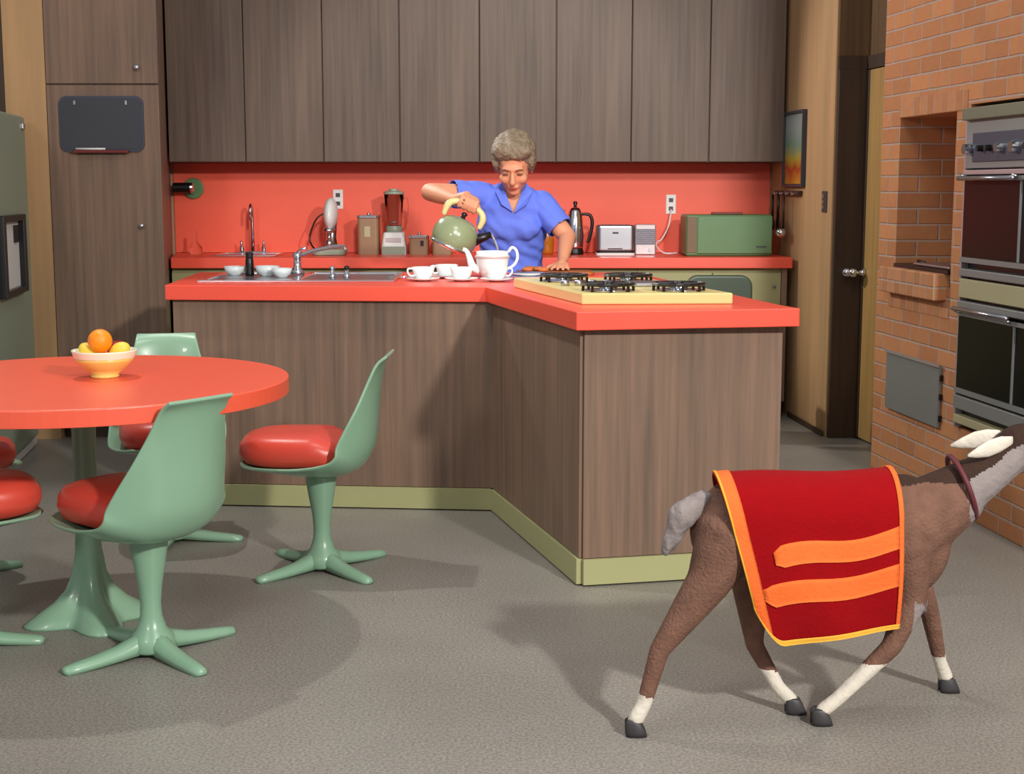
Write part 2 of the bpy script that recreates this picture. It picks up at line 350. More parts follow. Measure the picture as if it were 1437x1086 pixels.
def BW(x, y, z): return bw.matrix_world @ Vector((x, y, z))
bpy.context.view_layer.update()
def bthing(name, label, cat, x, y, z, group=None):
    p = BO + bd * x + Vector((-bd.y, bd.x, 0)) * y
    return thing(name, label, cat, (p.x, p.y, z), math.atan2(bd.y, bd.x), group)
# grill tray in the niche
t = bthing('grill_tray', 'flat silver grill tray lying in the dark niche of the brick wall', 'tray', 0.56, 0.12, 0.973)
obj('tray', MB().box(-0.15, 0.22, -0.12, 0.12, 0.0, 0.012), 'steel', t, bevel=0.004)
obj('handle', MB().tube([(-0.16, -0.06, 0.008), (-0.26, -0.05, 0.012)], 0.007), 'black', t, smooth=True)
# metal panel
t = bthing('access_panel', 'square grey metal panel fixed low on the brick wall beside the oven', 'panel', 0.475, 0, 0.445)
obj('plate', MB().box(-0.29, 0.29, -0.016, -0.001, -0.13, 0.128), 'dullsteel', t, bevel=0.003)
obj('top_edge', MB().box(-0.295, 0.295, -0.024, -0.0165, 0.124, 0.137), 'lightmetal', t)
for zz in (0.08, -0.0, -0.09): obj('hinge', MB().box(0.292, 0.302, -0.014, -0.001, zz - 0.012, zz + 0.012), 'black', t)
# the built-in double oven
t = bthing('double_oven', 'black glass built-in double oven with chrome trim set in the brick wall', 'oven', 0.93, 0.0, 0.35)
W = 0.66
obj('oven_body', MB().box(0.012, W, 0.012, 0.5, 0.012, 1.262), 'black', t)
obj('side_trim', MB().box(0.0, 0.012, -0.02, 0.012, 0.0, 1.262), 'lightmetal', t, bevel=0.002)
obj('side_trim', MB().box(W, W + 0.012, -0.02, 0.012, 0.0, 1.262), 'lightmetal', t, bevel=0.002)
pnl = obj('control_panel', MB().box(0.014, W - 0.002, -0.02, 0.012, 1.03, 1.262), 'dullsteel', t, bevel=0.003)
obj('panel_visor', MB().box(0.016, W - 0.004, -0.045, -0.0205, 1.215, 1.262), 'ovenpanel', pnl, bevel=0.004)
obj('inlay', MB().box(0.08, W - 0.03, -0.026, -0.0205, 1.055, 1.165), 'slateframe', pnl, bevel=0.002)
for i, (x_, r_) in enumerate(((0.055, 0.024), (0.17, 0.013), (0.24, 0.013), (0.33, 0.02), (0.45, 0.024), (0.55, 0.013))):
    kk = MB(); kk.tube([(x_, -0.02, 1.105), (x_, -0.05, 1.105)], [r_, r_ * 0.85], 16)
    obj('control_knob', kk, 'chrome' if i in (0, 3, 4) else 'black', pnl, smooth=False)
for (z0, z1, nm) in ((0.665, 1.0, 'upper'), (0.145, 0.47, 'lower')):
    d_ = obj('oven_door', MB().box(0.014, W - 0.002, -0.022, 0.012, z0, z1), 'blackglass', t, bevel=0.004)
    obj('door_frame', MB().box(0.016, W - 0.004, -0.03, -0.0225, z1 - 0.016, z1).box(0.016, W - 0.004, -0.03, -0.0225, z0, z0 + 0.02).box(W - 0.16, W - 0.15, -0.029, -0.0225, z0 + 0.022, z1 - 0.018), 'dullsteel', d_)
    hh = MB(); hh.tube([(0.03, -0.055, z1 + 0.012 if nm == 'lower' else z1 - 0.008), (W - 0.16, -0.055, z1 + 0.012 if nm == 'lower' else z1 - 0.008)], 0.009)
    for x_ in (0.05, W - 0.18): hh.tube([(x_, -0.02, z1 - 0.006), (x_, -0.055, z1 + 0.004)], 0.006)
    obj('handle', hh, 'steel', d_, smooth=True)
obj('middle_strip', MB().box(0.014, W - 0.002, -0.026, 0.012, 0.525, 0.6), 'creamstrip', t, bevel=0.003)
obj('middle_trim', MB().box(0.014, W - 0.002, -0.03, 0.012, 0.61, 0.64).box(0.014, W - 0.002, -0.03, 0.012, 0.485, 0.512), 'dullsteel', t, bevel=0.003)
obj('chrome_strip', MB().box(0.014, W - 0.002, -0.03, 0.012, 1.006, 1.024), 'lightmetal', t, bevel=0.002)
obj('bottom_trim', MB().box(0.014, W - 0.002, -0.03, 0.012, 0.082, 0.135), 'dullsteel', t, bevel=0.003)
obj('bottom_strip', MB().box(0.014, W - 0.002, -0.026, 0.012, 0.022, 0.055), 'creamstrip', t, bevel=0.003)

# ---------------------------------------------------------------- fitted cabinets
ug = 'wall cabinets over the back counter'
xs = [-1.974, -1.531, -1.082, -0.643, -0.186, 0.253, 0.684, 1.131, 1.566]
ul = ['brown veneer wall cabinet nearest the tall pantry, two plain doors', 'brown veneer wall cabinet above the stand mixer and blender, second from the pantry',
      'brown veneer wall cabinet directly behind and above the woman', 'brown veneer wall cabinet nearest the right wall, above the green bread box']
for i in range(4):
    x0, xm, x1 = xs[2 * i], xs[2 * i + 1], xs[2 * i + 2]
    t = thing('wall_cabinet', ul[i], 'cabinet', ((x0 + x1) / 2, 8.3, 1.45), 0, ug); cx_ = (x0 + x1) / 2
    yb = 0.348
    r_ = x1 - cx_ - (0.004 if i == 3 else 0)
    obj('body', MB().box(x0 - cx_ + 0.001, r_ - 0.001, 0.022, yb, 0, 1.1), 'wood_up', t)
    obj('door', MB().box(x0 - cx_ + 0.003, xm - cx_ - 0.003, 0.0, 0.0205, 0.002, 1.1), 'wood_up', t, bevel=0.003)
    obj('door', MB().box(xm - cx_ + 0.003, r_ - 0.003, 0.0, 0.0205, 0.002, 1.1), 'wood_up', t, bevel=0.003)
# filler between pantry and cabinets
tag(obj('backsplash', MB().box(-2.03, 1.548, 8.638, 8.649, 0.917, 1.448), 'splash'), 'long orange backsplash panel on the back wall under the wall cabinets', 'backsplash')

# pantry
t = thing('pantry_cabinet', 'tall brown veneer pantry cabinet left of the kitchen with two chrome knobs', 'cabinet', (-2.08, 7.35, 0))
bx, by = -2.08, 7.35
obj('body', MB().prism([(-2.36 - bx, 0.022), (-1.795 - bx, 0.022), (-1.83 - bx, 0.16), (-2.05 - bx, 1.295), (-2.36 - bx, 1.295)], 0.09, 2.7), 'wood', t)
obj('plinth', MB().box(-2.35 - bx, -1.90 - bx, 0.07, 0.6, 0, 0.088), 'wood_dark', t)
ud = obj('door', MB().box(-2.357 - bx, -1.79 - bx, 0.0, 0.021, 1.826, 2.7), 'wood', t, bevel=0.003)
ld = obj('door', MB().box(-2.357 - bx, -1.79 - bx, 0.0, 0.021, 0.092, 1.818), 'wood', t, bevel=0.003)
for dd, kx, kz in ((ud, -1.891, 1.905), (ld, -1.894, 1.111)):
    k = MB(); k.tube([(kx - bx, 0, kz), (kx - bx, -0.016, kz)], 0.006, 10); k.ball((kx - bx, -0.02, kz), (0.014, 0.01, 0.014))
    obj('knob', k, 'chrome', dd, smooth=True)

def rrect(x0, x1, z0, z1, r, n=6):
    pts = []
    for (cx_, cz_, a0) in ((x1 - r, z1 - r, 0), (x0 + r, z1 - r, PI / 2), (x0 + r, z0 + r, PI), (x1 - r, z0 + r, 3 * PI / 2)):
        for k in range(n + 1): a = a0 + PI / 2 * k / n; pts.append((cx_ + r * math.cos(a), cz_ + r * math.sin(a)))
    return pts
def slabxz(mb, poly, y0, y1):   # y0 is the near face
    n = len(poly); vs = [(x, y0, z) for x, z in poly] + [(x, y1, z) for x, z in poly]
    mb.add(vs, [tuple(range(n)), tuple(range(n, 2 * n))[::-1]] + [(i, n + i, n + (i + 1) % n, (i + 1) % n) for i in range(n)]); return mb
t = thing('chalkboard', 'dark slate board with rounded corners on the tall pantry door', 'chalkboard', (-2.08, 7.35, 1.625))
obj('frame', slabxz(MB(), rrect(-0.213, 0.213, -0.139, 0.139, 0.04), -0.014, -0.001), 'slateframe', t)
obj('slate', slabxz(MB(), rrect(-0.203, 0.203, -0.128, 0.128, 0.034), -0.018, -0.0145), 'slate', t)
obj('tray', MB().box(-0.143, 0.135, -0.045, -0.0185, -0.146, -0.132), 'darkred', t, bevel=0.002)
for x_ in (-0.13, 0.13): obj('clip', MB().box(x_ - 0.005, x_ + 0.005, -0.026, -0.0185, 0.095, 0.115), 'steel', t)
tag(obj('chalk_stick', MB().tube([(-2.08 - 0.13, 7.318, 1.4995), (-2.08 + 0.02, 7.318, 1.4995)], 0.0055), 'whiteplastic', smooth=True), 'white chalk stick lying on the red tray of the slate board', 'chalk')

# fridge at the left edge
fx = math.atan2(-0.152, 1.0)
t = thing('refrigerator', 'olive green refrigerator at the left edge of the picture', 'refrigerator', (-2.431, 7.223, 0), 0)
t.rotation_euler = (0, 0, math.atan2(-0.988, 0.152))   # local x runs towards the camera along its front, local y faces the wall
obj('body', MB().box(0.002, 1.0, -0.62, -0.047, 0.03, 1.65), 'olive', t, bevel=0.01)
fd = obj('door', MB().box(0.0, 0.99, -0.045, 0.0, 0.05, 1.655), 'olive', t, bevel=0.012)
obj('hinge', MB().box(0.05, 0.11, -0.03, 0.012, 1.59, 1.62), 'steel', fd, bevel=0.004)
obj('base_trim', MB().box(0.02, 0.98, -0.05, -0.01, 0.005, 0.045), 'whiteplastic', t)
t2 = thing('notice_board', 'white panel in a black frame on the olive refrigerator door', 'notice board', (-2.431, 7.223, 1.0), 0)
t2.rotation_euler = t.rotation_euler
obj('panel', MB().box(0.37, 0.80, 0.001, 0.012, -0.16, 0.15), 'whiteplastic', t2)
fb = MB(); fb.box(0.31, 0.37, 0.001, 0.04, -0.19, 0.18).box(0.80, 0.85, 0.001, 0.04, -0.19, 0.18).box(0.372, 0.798, 0.001, 0.04, 0.15, 0.18).box(0.372, 0.798, 0.001, 0.04, -0.19, -0.16)
obj('frame', fb, 'black', t2, bevel=0.004)
obj('clip', MB().box(0.40, 0.5, 0.0125, 0.02, 0.05, 0.13), 'black', t2)

# back base cabinets + counter
bg = 'pale olive base cabinets under the back counter'
bxs = [-1.925, -1.06, -0.17, 0.71, 1.555]
bl = ['pale olive base cabinet below the rear sink, beside the pantry', 'pale olive base cabinet below the blender and mixer', 'pale olive base cabinet behind the woman', 'pale olive base cabinet with a small knob, behind the dark green chair back']
for i in range(4):
    x0, x1 = bxs[i], bxs[i + 1]; cx_ = (x0 + x1) / 2; h_ = (x1 - x0) / 2
    t = thing('base_cabinet', bl[i], 'cabinet', (cx_, 8.06, 0), 0, bg)
    obj('body', MB().box(-h_ + 0.001, h_ - 0.001, 0.022, 0.585, 0.09, 0.853), 'basecab', t)
    obj('plinth', MB().box(-h_ + 0.001, h_ - 0.001, 0.06, 0.57, 0, 0.088), 'wood_dark', t)
    for (a_, b_, kx) in ((-h_ + 0.003, -0.003, -0.05), (0.003, h_ - 0.035 if i == 3 else h_ - 0.003, h_ - 0.075)):
        d_ = obj('door', MB().box(a_, b_, 0.0, 0.0205, 0.095, 0.83), 'basecab', t, bevel=0.003)
        k = MB(); k.tube([(kx, 0, 0.755), (kx, -0.014, 0.755)], 0.005); k.ball((kx, -0.018, 0.755), 0.010)
        obj('knob', k, 'dullsteel', d_, smooth=True)
    if i == 3: obj('end_stile', MB().box(h_ - 0.032, h_ - 0.001, 0.0, 0.0205, 0.095, 0.853), 'wood', t)
ct = obj('countertop', MB().prism([(-1.915, 8.02), (1.575, 8.02), (1.575, 8.05), (1.551, 8.6375), (-2.03, 8.6375)], 0.856, 0.915), 'orange', bevel=0.003)
tag(ct, 'long orange laminate countertop along the back wall', 'countertop')

# island and peninsula
t = thing('kitchen_island', 'brown veneer L-shaped kitchen island with a pale olive kickboard', 'island', (0, 0, 0))
INS = [(-1.382, 5.815), (-0.070, 5.70), (0.232, 4.59), (0.898, 4.733), (0.535, 6.58), (-1.425, 6.58)]
isb = obj('body', MB().prism(INS, 0.0, 0.854), 'wood', t)
def panel(p, q, z0, z1, th, mb=None, side=1):
    mb = mb or MB(); p = Vector(p); q = Vector(q); d = (q - p).normalized(); n = Vector((d.y, -d.x)) * th * side
    mb.prism([tuple(p), tuple(q), tuple(q + n), tuple(p + n)], z0, z1); return mb
for a, b_ in ((INS[0], INS[1]), (INS[1], INS[2]), (INS[2], INS[3])):
    obj('veneer_panel', panel(Vector(a), Vector(b_), 0.095, 0.853, 0.012), 'wood', t)
    obj('kickboard', panel(Vector(a), Vector(b_), 0.006, 0.092, 0.020), 'kick', t)
SL = [(-1.407, 5.775), (-0.105, 5.665), (0.205, 4.525), (0.945, 4.665), (0.905, 4.80), (0.565, 6.66), (-1.462, 6.66)]
ct2 = obj('countertop', MB().prism(SL, 0.855, 0.915), 'orange', bevel=0.003)
tag(ct2, 'orange laminate L-shaped countertop of the island holding sink, tea things and cooktop', 'countertop')

# ---------------------------------------------------------------- sinks and taps
ZC = 0.9155
t = thing('sink', 'steel double sink set in the island countertop', 'sink', (-0.89, 6.22, ZC))
def frame_rect(mb, x0, x1, y0, y1, z0, z1, w_):
    return mb.box(x0, x1, y0, y0 + w_, z0, z1).box(x0, x1, y1 - w_, y1, z0, z1).box(x0, x0 + w_, y0 + w_, y1 - w_, z0, z1).box(x1 - w_, x1, y0 + w_, y1 - w_, z0, z1)
rim = MB(); frame_rect(rim, -0.42, 0.40, -0.29, 0.29, 0, 0.010, 0.03); rim.box(-0.04, 0.0, -0.26, 0.26, 0, 0.010)
obj('rim', rim, 'chrome', t, bevel=0.003)
obj('basin', MB().box(-0.39, -0.04, -0.26, 0.26, 0.0005, 0.003), 'steel', t)
obj('basin', MB().box(0.0, 0.37, -0.26, 0.26, 0.0005, 0.003), 'steel', t)
t = thing('mixer_tap', 'chrome swivel tap with a long slanting spout on the island sink', 'tap', (-0.955, 6.36, ZC + 0.0105))
obj('base', MB().lathe([(0.03, 0), (0.03, 0.012), (0.018, 0.02), (0.016, 0.07), (0.022, 0.078), (0.018, 0.092), (0.004, 0.096)], 20), 'chrome', t, smooth=True)
obj('spout', MB().tube([(0, 0, 0.075), (0.06, 0.04, 0.098), (0.15, 0.1, 0.115), (0.19, 0.13, 0.115), (0.20, 0.135, 0.10)], 0.009), 'chrome', t, smooth=True)
obj('handle', MB().tube([(0, 0, 0.09), (0.02, -0.02, 0.11), (0.045, -0.03, 0.115)], [0.008, 0.006, 0.007]), 'chrome', t, smooth=True)
for i, (x_, y_, lab) in enumerate(((-0.78, 6.20, 'small chrome soap pump standing at the middle of the island sink'), (-0.72, 6.22, 'short chrome spray head at the right basin of the island sink'))):
    t = thing('soap_pump' if i == 0 else 'spray_head', lab, 'soap pump' if i == 0 else 'spray head', (x_, y_, ZC + 0.0035))
    obj('base', MB().lathe([(0.016, 0), (0.016, 0.01), (0.01, 0.014), (0.009, 0.035)], 14), 'chrome', t, smooth=True)
    obj('head', MB().ball((0, 0, 0.042), (0.012, 0.014, 0.009)), 'chrome' if i == 0 else 'black', t, smooth=True)
def add_bottle(name, lab, cat, loc, prof, mt, capm):
    t = thing(name, lab, cat, loc); obj('body', MB().lathe(prof, 18), mt, t, smooth=True); zt = prof[-1][1]
    obj('cap', MB().lathe([(prof[-1][0] * 1.2, zt), (prof[-1][0] * 1.2, zt + 0.018), (prof[-1][0] * 0.6, zt + 0.022)], 14), capm, t); return t
add_bottle('scrub_brush', 'dark brown upright bottle in the island sink under the tall rear tap', 'bottle', (-1.165, 6.34, ZC + 0.0035), [(0.018, 0), (0.02, 0.01), (0.019, 0.05), (0.017, 0.075), (0.014, 0.082)], 'black', 'black').name = 'soap_bottle'
# white dishes in the island sink
def cupmesh(r=0.045, h=0.05):
    return MB().lathe([(r * 0.5, 0), (r * 0.55, 0.006), (r * 0.8, h * 0.35), (r, h), (r * 0.94, h), (r * 0.74, h * 0.4), (r * 0.4, 0.012), (0.001, 0.011)], 28)
for x_, y_, r_, h_, lab in ((-1.08, 6.30, 0.055, 0.045, 'white bowl in the island sink right of the dark bottle'), (-1.00, 6.21, 0.045, 0.04, 'small pale bowl in the island sink, left of the tap base'), (-1.235, 6.36, 0.05, 0.04, 'white bowl at the left end of the island sink')):
    tag(obj('bowl', cupmesh(r_, h_), 'white', smooth=True, loc=(x_, y_, ZC + 0.0035)), lab, 'bowl')

# rear sink
t = thing('sink', 'small steel sink rim set in the back counter under the tall tap', 'sink', (-1.53, 8.33, ZC))
obj('rim', frame_rect(MB(), -0.18, 0.18, -0.16, 0.16, 0, 0.008, 0.02), 'chrome', t, bevel=0.002)
obj('basin', MB().box(-0.16, 0.16, -0.14, 0.14, 0.0005, 0.003), 'steel', t)
t = thing('tall_tap', 'tall slender chrome gooseneck tap with two handles at the back counter', 'tap', (-1.545, 8.53, ZC))
obj('base', MB().box(-0.085, 0.085, -0.022, 0.022, 0, 0.014).tube([(-0.065, 0, 0.014), (-0.065, 0, 0.04)], 0.013).tube([(0.065, 0, 0.014), (0.065, 0, 0.04)], 0.013), 'chrome', t, bevel=0.003)
g = [(0, 0, 0.01), (0, 0, 0.25)] + [(0, -0.03 + 0.03 * math.cos(a), 0.25 + 0.04 * math.sin(a)) for a in (0.5, 1.0, 1.57, 2.2, 2.8, 3.14)] + [(0, -0.06, 0.20)]
obj('spout', MB().tube(g, [0.013, 0.009] + [0.009] * 6 + [0.010]), 'chrome', t, smooth=True)
for s_ in (-1, 1): obj('handle', MB().tube([(s_ * 0.065, 0, 0.04), (s_ * 0.068, -0.01, 0.075)], [0.009, 0.006]), 'chrome', t, smooth=True)

# ---------------------------------------------------------------- things on the back counter
t = thing('can_opener', 'black and chrome cylinder fixture with round green disc beside the pantry', 'wall fixture', (-1.93, 8.638, 1.30))
obj('disc', MB().tube([(0.02, -0.001, 0), (0.02, -0.02, 0)], 0.062, 28), 'breadbox', t, bevel=0.004)
obj('arm', MB().tube([(0.02, -0.021, 0), (0.02, -0.06, 0)], 0.012, 12), 'black', t)
obj('cylinder', MB().tube([(-0.085, -0.082, 0.004), (0.02, -0.082, 0.004)], 0.030, 20), 'black', t, bevel=0.004)
obj('end_cap', MB().tube([(0.021, -0.082, 0.004), (0.034, -0.082, 0.004), (0.04, -0.082, 0.004)], [0.031, 0.028, 0.015], 20), 'chrome', t)
t.name = 'wall_fixture'
t = thing('glass_cruet', 'small clear glass cruet at the left end of the back counter', 'bottle', (-1.86, 8.42, ZC))
obj('body', MB().lathe([(0.032, 0), (0.04, 0.02), (0.034, 0.045), (0.012, 0.07), (0.008, 0.11), (0.012, 0.114)], 20), 'glass', t, smooth=True)
obj('stopper', MB().ball((0, 0, 0.126), (0.011, 0.011, 0.012)), 'glass', t, smooth=True)

t = thing('stand_mixer', 'silver and white stand mixer with a green base on the back counter', 'mixer', (-1.06, 8.36, ZC))
obj('base', MB().prism([(x, z) for x, z in rrect(-0.10, 0.09, -0.1, 0.12, 0.05)], 0, 0.035), 'olive', t, bevel=0.008)
obj('column', MB().tube([(0.0, 0.06, 0.03), (0.0, 0.06, 0.1), (0.005, 0.05, 0.2)], [0.038, 0.026, 0.032], 16), 'steel', t, smooth=True)
obj('motor_head', MB().ball((0.005, -0.01, 0.24), (0.042, 0.11, 0.085), Matrix.Rotation(0.5, 3, 'X')), 'whiteplastic', t, smooth=True)
obj('chrome_collar', MB().lathe([(0.034, 0), (0.036, 0.02), (0.02, 0.03)], 18, (0.0, -0.06, 0.13)), 'chrome', t, smooth=True)
obj('beater', MB().tube([(0, -0.06, 0.13), (0, -0.06, 0.07)], 0.01).ball((0, -0.06, 0.066), (0.024, 0.024, 0.028)), 'chrome', t, smooth=True)
obj('cord', MB().tube([(-0.03, 0.09, 0.04), (-0.09, 0.09, 0.02), (-0.13, 0.06, 0.09), (-0.1, 0.12, 0.2), (-0.05, 0.14, 0.24)], 0.005), 'black', t, smooth=True)
def outlet(name, lab, loc, group='outlet plates on the backsplash'):
    t = thing(name, lab, 'outlet', loc, 0, group)
    obj('plate', MB().box(-0.03, 0.03, -0.006, 0, -0.058, 0.058), 'whiteplastic', t, bevel=0.003)
    for z_ in (-0.025, 0.025): obj('socket', MB().box(-0.013, 0.013, -0.0085, -0.0062, z_ - 0.012, z_ + 0.012), 'slate', t)
    return t
outlet('wall_outlet', 'white wall outlet plate above and behind the stand mixer', (-1.045, 8.637, 1.235))
outlet('wall_outlet', 'white wall outlet plate with a plugged cord, left of the green bread box', (0.955, 8.637, 1.205))

cg = 'tan canisters with chrome lids on the back counter'
for x0, x1, h_, lab in ((-0.905, -0.775, 0.23, 'tallest tan canister with a chrome lid, left of the blender'), (-0.605, -0.485, 0.115, 'low tan canister between the blender and the kettle'), (-0.470, -0.345, 0.115, 'low tan canister behind the green kettle, rightmost of its row')):
    t = thing('canister', lab, 'canister', ((x0 + x1) / 2, 8.42, ZC), 0, cg); hw = (x1 - x0) / 2
    bb_ = MB(); bb_.prism(rrect(-hw + 0.004, hw - 0.004, -0.07, 0.07, 0.02), 0, h_ - 0.02); obj('body', bb_, 'tan', t)
    obj('lid', MB().prism(rrect(-hw, hw, -0.074, 0.074, 0.022), h_ - 0.0195, h_), 'chrome', t, bevel=0.004)
    obj('knob', MB().ball((0, 0, h_ + 0.006), (0.012, 0.012, 0.008)), 'chrome', t, smooth=True)
    obj('front_plate', MB().box(-0.02 if h_ > .2 else 0.01, 0.014 if h_ > .2 else 0.03, -0.073, -0.0705, h_ * 0.45, h_ * 0.72), 'creamstrip' if h_ > .2 else 'black', t)
t = thing('blender', 'blender with a clear glass jar and white base on the back counter', 'blender', (-0.69, 8.40, ZC))
b_ = MB(); b_.rings([[Vector((x, y, z)) for x, y in rrect(-w_, w_, -w_, w_, 0.02)] for w_, z in ((0.072, 0), (0.072, 0.04), (0.060, 0.128), (0.05, 0.132))])
obj('base', b_, 'whiteplastic', t)
obj('skirt', MB().box(-0.066, 0.066, -0.0795, -0.0735, 0.004, 0.05), 'olive', t, bevel=0.002)
obj('label_plate', MB().box(-0.045, 0.045, -0.073, -0.0705, 0.075, 0.10), 'lightmetal', t)
obj('jar_collar', MB().lathe([(0.046, 0.1325), (0.05, 0.145), (0.046, 0.168)], 20), 'olive', t)
obj('glass_jar', MB().lathe([(0.044, 0.169), (0.058, 0.35), (0.054, 0.35), (0.040, 0.172)], 24), 'glass', t, smooth=True)
obj('lid', MB().lathe([(0.06, 0.351), (0.06, 0.366), (0.03, 0.37), (0.028, 0.382)], 24), 'olive', t, bevel=0.002)
obj('blade', MB().tube([(-0.02, 0, 0.185), (0.02, 0, 0.19)], 0.004).tube([(0, -0.02, 0.19), (0, 0.02, 0.185)], 0.004), 'chrome', t)
obj('jar_handle', MB().tube([(0.056, -0.01, 0.33), (0.085, -0.01, 0.32), (0.085, -0.01, 0.24), (0.055, -0.01, 0.22)], 0.006), 'glass', t, smooth=True)

add_bottle('amber_jar', 'amber glass jar on the back counter just right of the woman', 'jar', (0.205, 8.42, ZC), [(0.035, 0), (0.042, 0.02), (0.042, 0.13), (0.034, 0.155), (0.03, 0.165)], 'amber', 'board')
t = thing('coffee_percolator', 'tall chrome percolator with a black handle beside the toaster', 'coffee pot', (0.37, 8.40, ZC))
obj('foot', MB().lathe([(0.05, 0), (0.052, 0.012), (0.046, 0.035)], 24), 'black', t)
obj('body', MB().lathe([(0.045, 0.036), (0.047, 0.05), (0.052, 0.12), (0.046, 0.2), (0.038, 0.25), (0.026, 0.272)], 28), 'chrome', t, smooth=True)
obj('lid_knob', MB().lathe([(0.012, 0.273), (0.008, 0.285), (0.014, 0.30), (0.008, 0.31)], 14), 'black', t, smooth=True)
obj('handle', MB().tube([(0.036, 0, 0.235), (0.085, 0, 0.23), (0.1, 0, 0.18), (0.085, 0, 0.1), (0.07, 0, 0.07)], [0.008, 0.01, 0.011, 0.01, 0.008]), 'black', t, smooth=True)
obj('spout', MB().tube([(-0.045, 0, 0.19), (-0.062, 0, 0.225), (-0.065, 0, 0.24)], [0.018, 0.012, 0.010]), 'chrome', t, smooth=True)
t = thing('toaster', 'shiny silver two-slot toaster on the back counter', 'toaster', (0.60, 8.36, ZC))
obj('base', MB().prism(rrect(-0.112, 0.112, -0.078, 0.078, 0.02), 0, 0.014), 'whiteplastic', t)
obj('shell', MB().prism(rrect(-0.11, 0.11, -0.075, 0.075, 0.025), 0.022, 0.175), 'steel', t, bevel=0.014, seg=3)
obj('black_skirt', MB().prism(rrect(-0.107, 0.107, -0.072, 0.072, 0.02), 0.0145, 0.0218), 'black', t)
obj('slot', MB().box(-0.08, 0.08, -0.04, -0.015, 0.1752, 0.1765).box(-0.08, 0.08, 0.015, 0.04, 0.1752, 0.1765), 'black', t)
obj('badge', MB().box(-0.018, 0.016, -0.0775, -0.0755, 0.125, 0.135).box(-0.045, 0.04, -0.0775, -0.0755, 0.035, 0.042), 'slate', t)
t = thing('radio', 'small silver table appliance with dark grilled front, right of the toaster', 'radio', (0.775, 8.38, ZC))
obj('case', MB().box(-0.06, 0.062, -0.06, 0.06, 0.0, 0.178), 'lightmetal', t, bevel=0.008)
g_ = MB()
for k in range(8): g_.box(-0.052, 0.054, -0.0645, -0.0605, 0.062 + k * 0.0115, 0.0705 + k * 0.0115)
obj('grille', g_, 'toast_grey', t)
obj('dial', MB().tube([(0.03, -0.0605, 0.03), (0.03, -0.072, 0.03)], 0.012, 16), 'steel', t)
tag(obj('appliance_cord', MB().tube([(0.955, 8.622, 1.175), (0.95, 8.60, 1.14), (0.935, 8.58, 1.07), (0.895, 8.56, 1.0), (0.87, 8.55, 0.985), (0.86, 8.52, 0.96), (0.90, 8.48, 0.9215), (0.98, 8.47, 0.9215)], 0.0045), 'whiteplastic', smooth=True), 'white appliance cord hanging from the outlet near the green bread box', 'cord')
t = thing('bread_box', 'large green metal bread box at the right end of the back counter', 'bread box', (1.245, 8.32, ZC))
obj('body', MB().box(-0.25, 0.245, -0.13, 0.16, 0, 0.235), 'breadbox', t, bevel=0.014, seg=3)
obj('front_door', MB().box(-0.185, 0.24, -0.138, -0.1305, 0.018, 0.228), 'breadbox', t, bevel=0.004)
obj('side_panel', MB().box(-0.244, -0.19, -0.136, -0.1305, 0.02, 0.225), 'breadside', t, bevel=0.002)
obj('bottom_rail', MB().box(-0.185, 0.24, -0.1445, -0.1385, 0.018, 0.032), 'breadbox', t)
obj('handle', MB().box(-0.10, 0.08, -0.09, -0.06, 0.2355, 0.25), 'darkred', t, bevel=0.004)
obj('badge', MB().box(0.15, 0.21, -0.1405, -0.1385, 0.05, 0.058), 'slate', t)

# picture, rack and ladle, on the right wall (which faces left)
wv = Vector((1.655 - 1.555, 7.43 - 8.65, 0)).normalized(); wa = math.atan2(wv.y, wv.x)
def wr(y): f_ = (8.65 - y) / (8.65 - 7.43); return 1.555 + 0.1 * f_
t = thing('framed_picture', 'narrow framed colourful picture on the right wall by the cabinets', 'picture', (wr(8.12), 8.12, 1.52), wa)
obj('frame', MB().box(-0.20, -0.185, -0.025, -0.001, -0.21, 0.21).box(0.185, 0.2, -0.025, -0.001, -0.21, 0.21).box(-0.184, 0.184, -0.025, -0.001, 0.195, 0.21).box(-0.184, 0.184, -0.025, -0.001, -0.21, -0.195), 'slate', t)
obj('print', MB().box(-0.184, 0.184, -0.012, -0.001, -0.194, 0.194), 'print', t)
t = thing('utensil_rack', 'dark utensil rail on the right wall below the narrow picture', 'utensil rack', (wr(8.22), 8.22, 1.275), wa)
obj('rail', MB().box(-0.25, 0.25, -0.03, -0.001, -0.012, 0.012), 'wood_dark', t, bevel=0.003)
for i in range(4): obj('hook', MB().tube([(-0.18 + 0.12 * i, -0.030, 0), (-0.18 + 0.12 * i, -0.045, -0.01), (-0.18 + 0.12 * i, -0.045, 0.006)], 0.003), 'steel', t)
def hang(x, lab, cat, nm, build):
    p = Vector((wr(8.22), 8.22, 1.265)) + wv * x + Vector((wv.y, -wv.x, 0)) * 0.052
    t = thing(nm, lab, cat, tuple(p), wa); build(t); return t
def ladle(t):
    obj('handle', MB().tube([(0, 0, 0), (0, 0, -0.19)], [0.005, 0.006]), 'black', t, smooth=True)
    obj('bowl', MB().ball((0, -0.015, -0.215), (0.036, 0.03, 0.03)), 'chrome', t, smooth=True)
hang(0.06, 'chrome ladle with a black handle hanging from the dark utensil rail', 'ladle', 'ladle', ladle)
def spat(t):
    obj('handle', MB().tube([(0, 0, 0), (0, 0, -0.13)], 0.008), 'black', t, smooth=True)
    obj('blade', MB().box(-0.03, 0.03, -0.003, 0.003, -0.22, -0.128), 'black', t, bevel=0.002)
hang(-0.06, 'black spatula hanging left of the chrome ladle', 'spatula', 'spatula', spat)
def brush(t):
    obj('handle', MB().tube([(0, 0, 0), (0, 0, -0.15)], 0.007), 'black', t, smooth=True)
    obj('head', MB().ball((0, 0, -0.175), (0.028, 0.014, 0.035)), 'black', t, smooth=True)
hang(-0.18, 'black spoon hanging furthest back on the dark utensil rail', 'spoon', 'serving_spoon', brush)
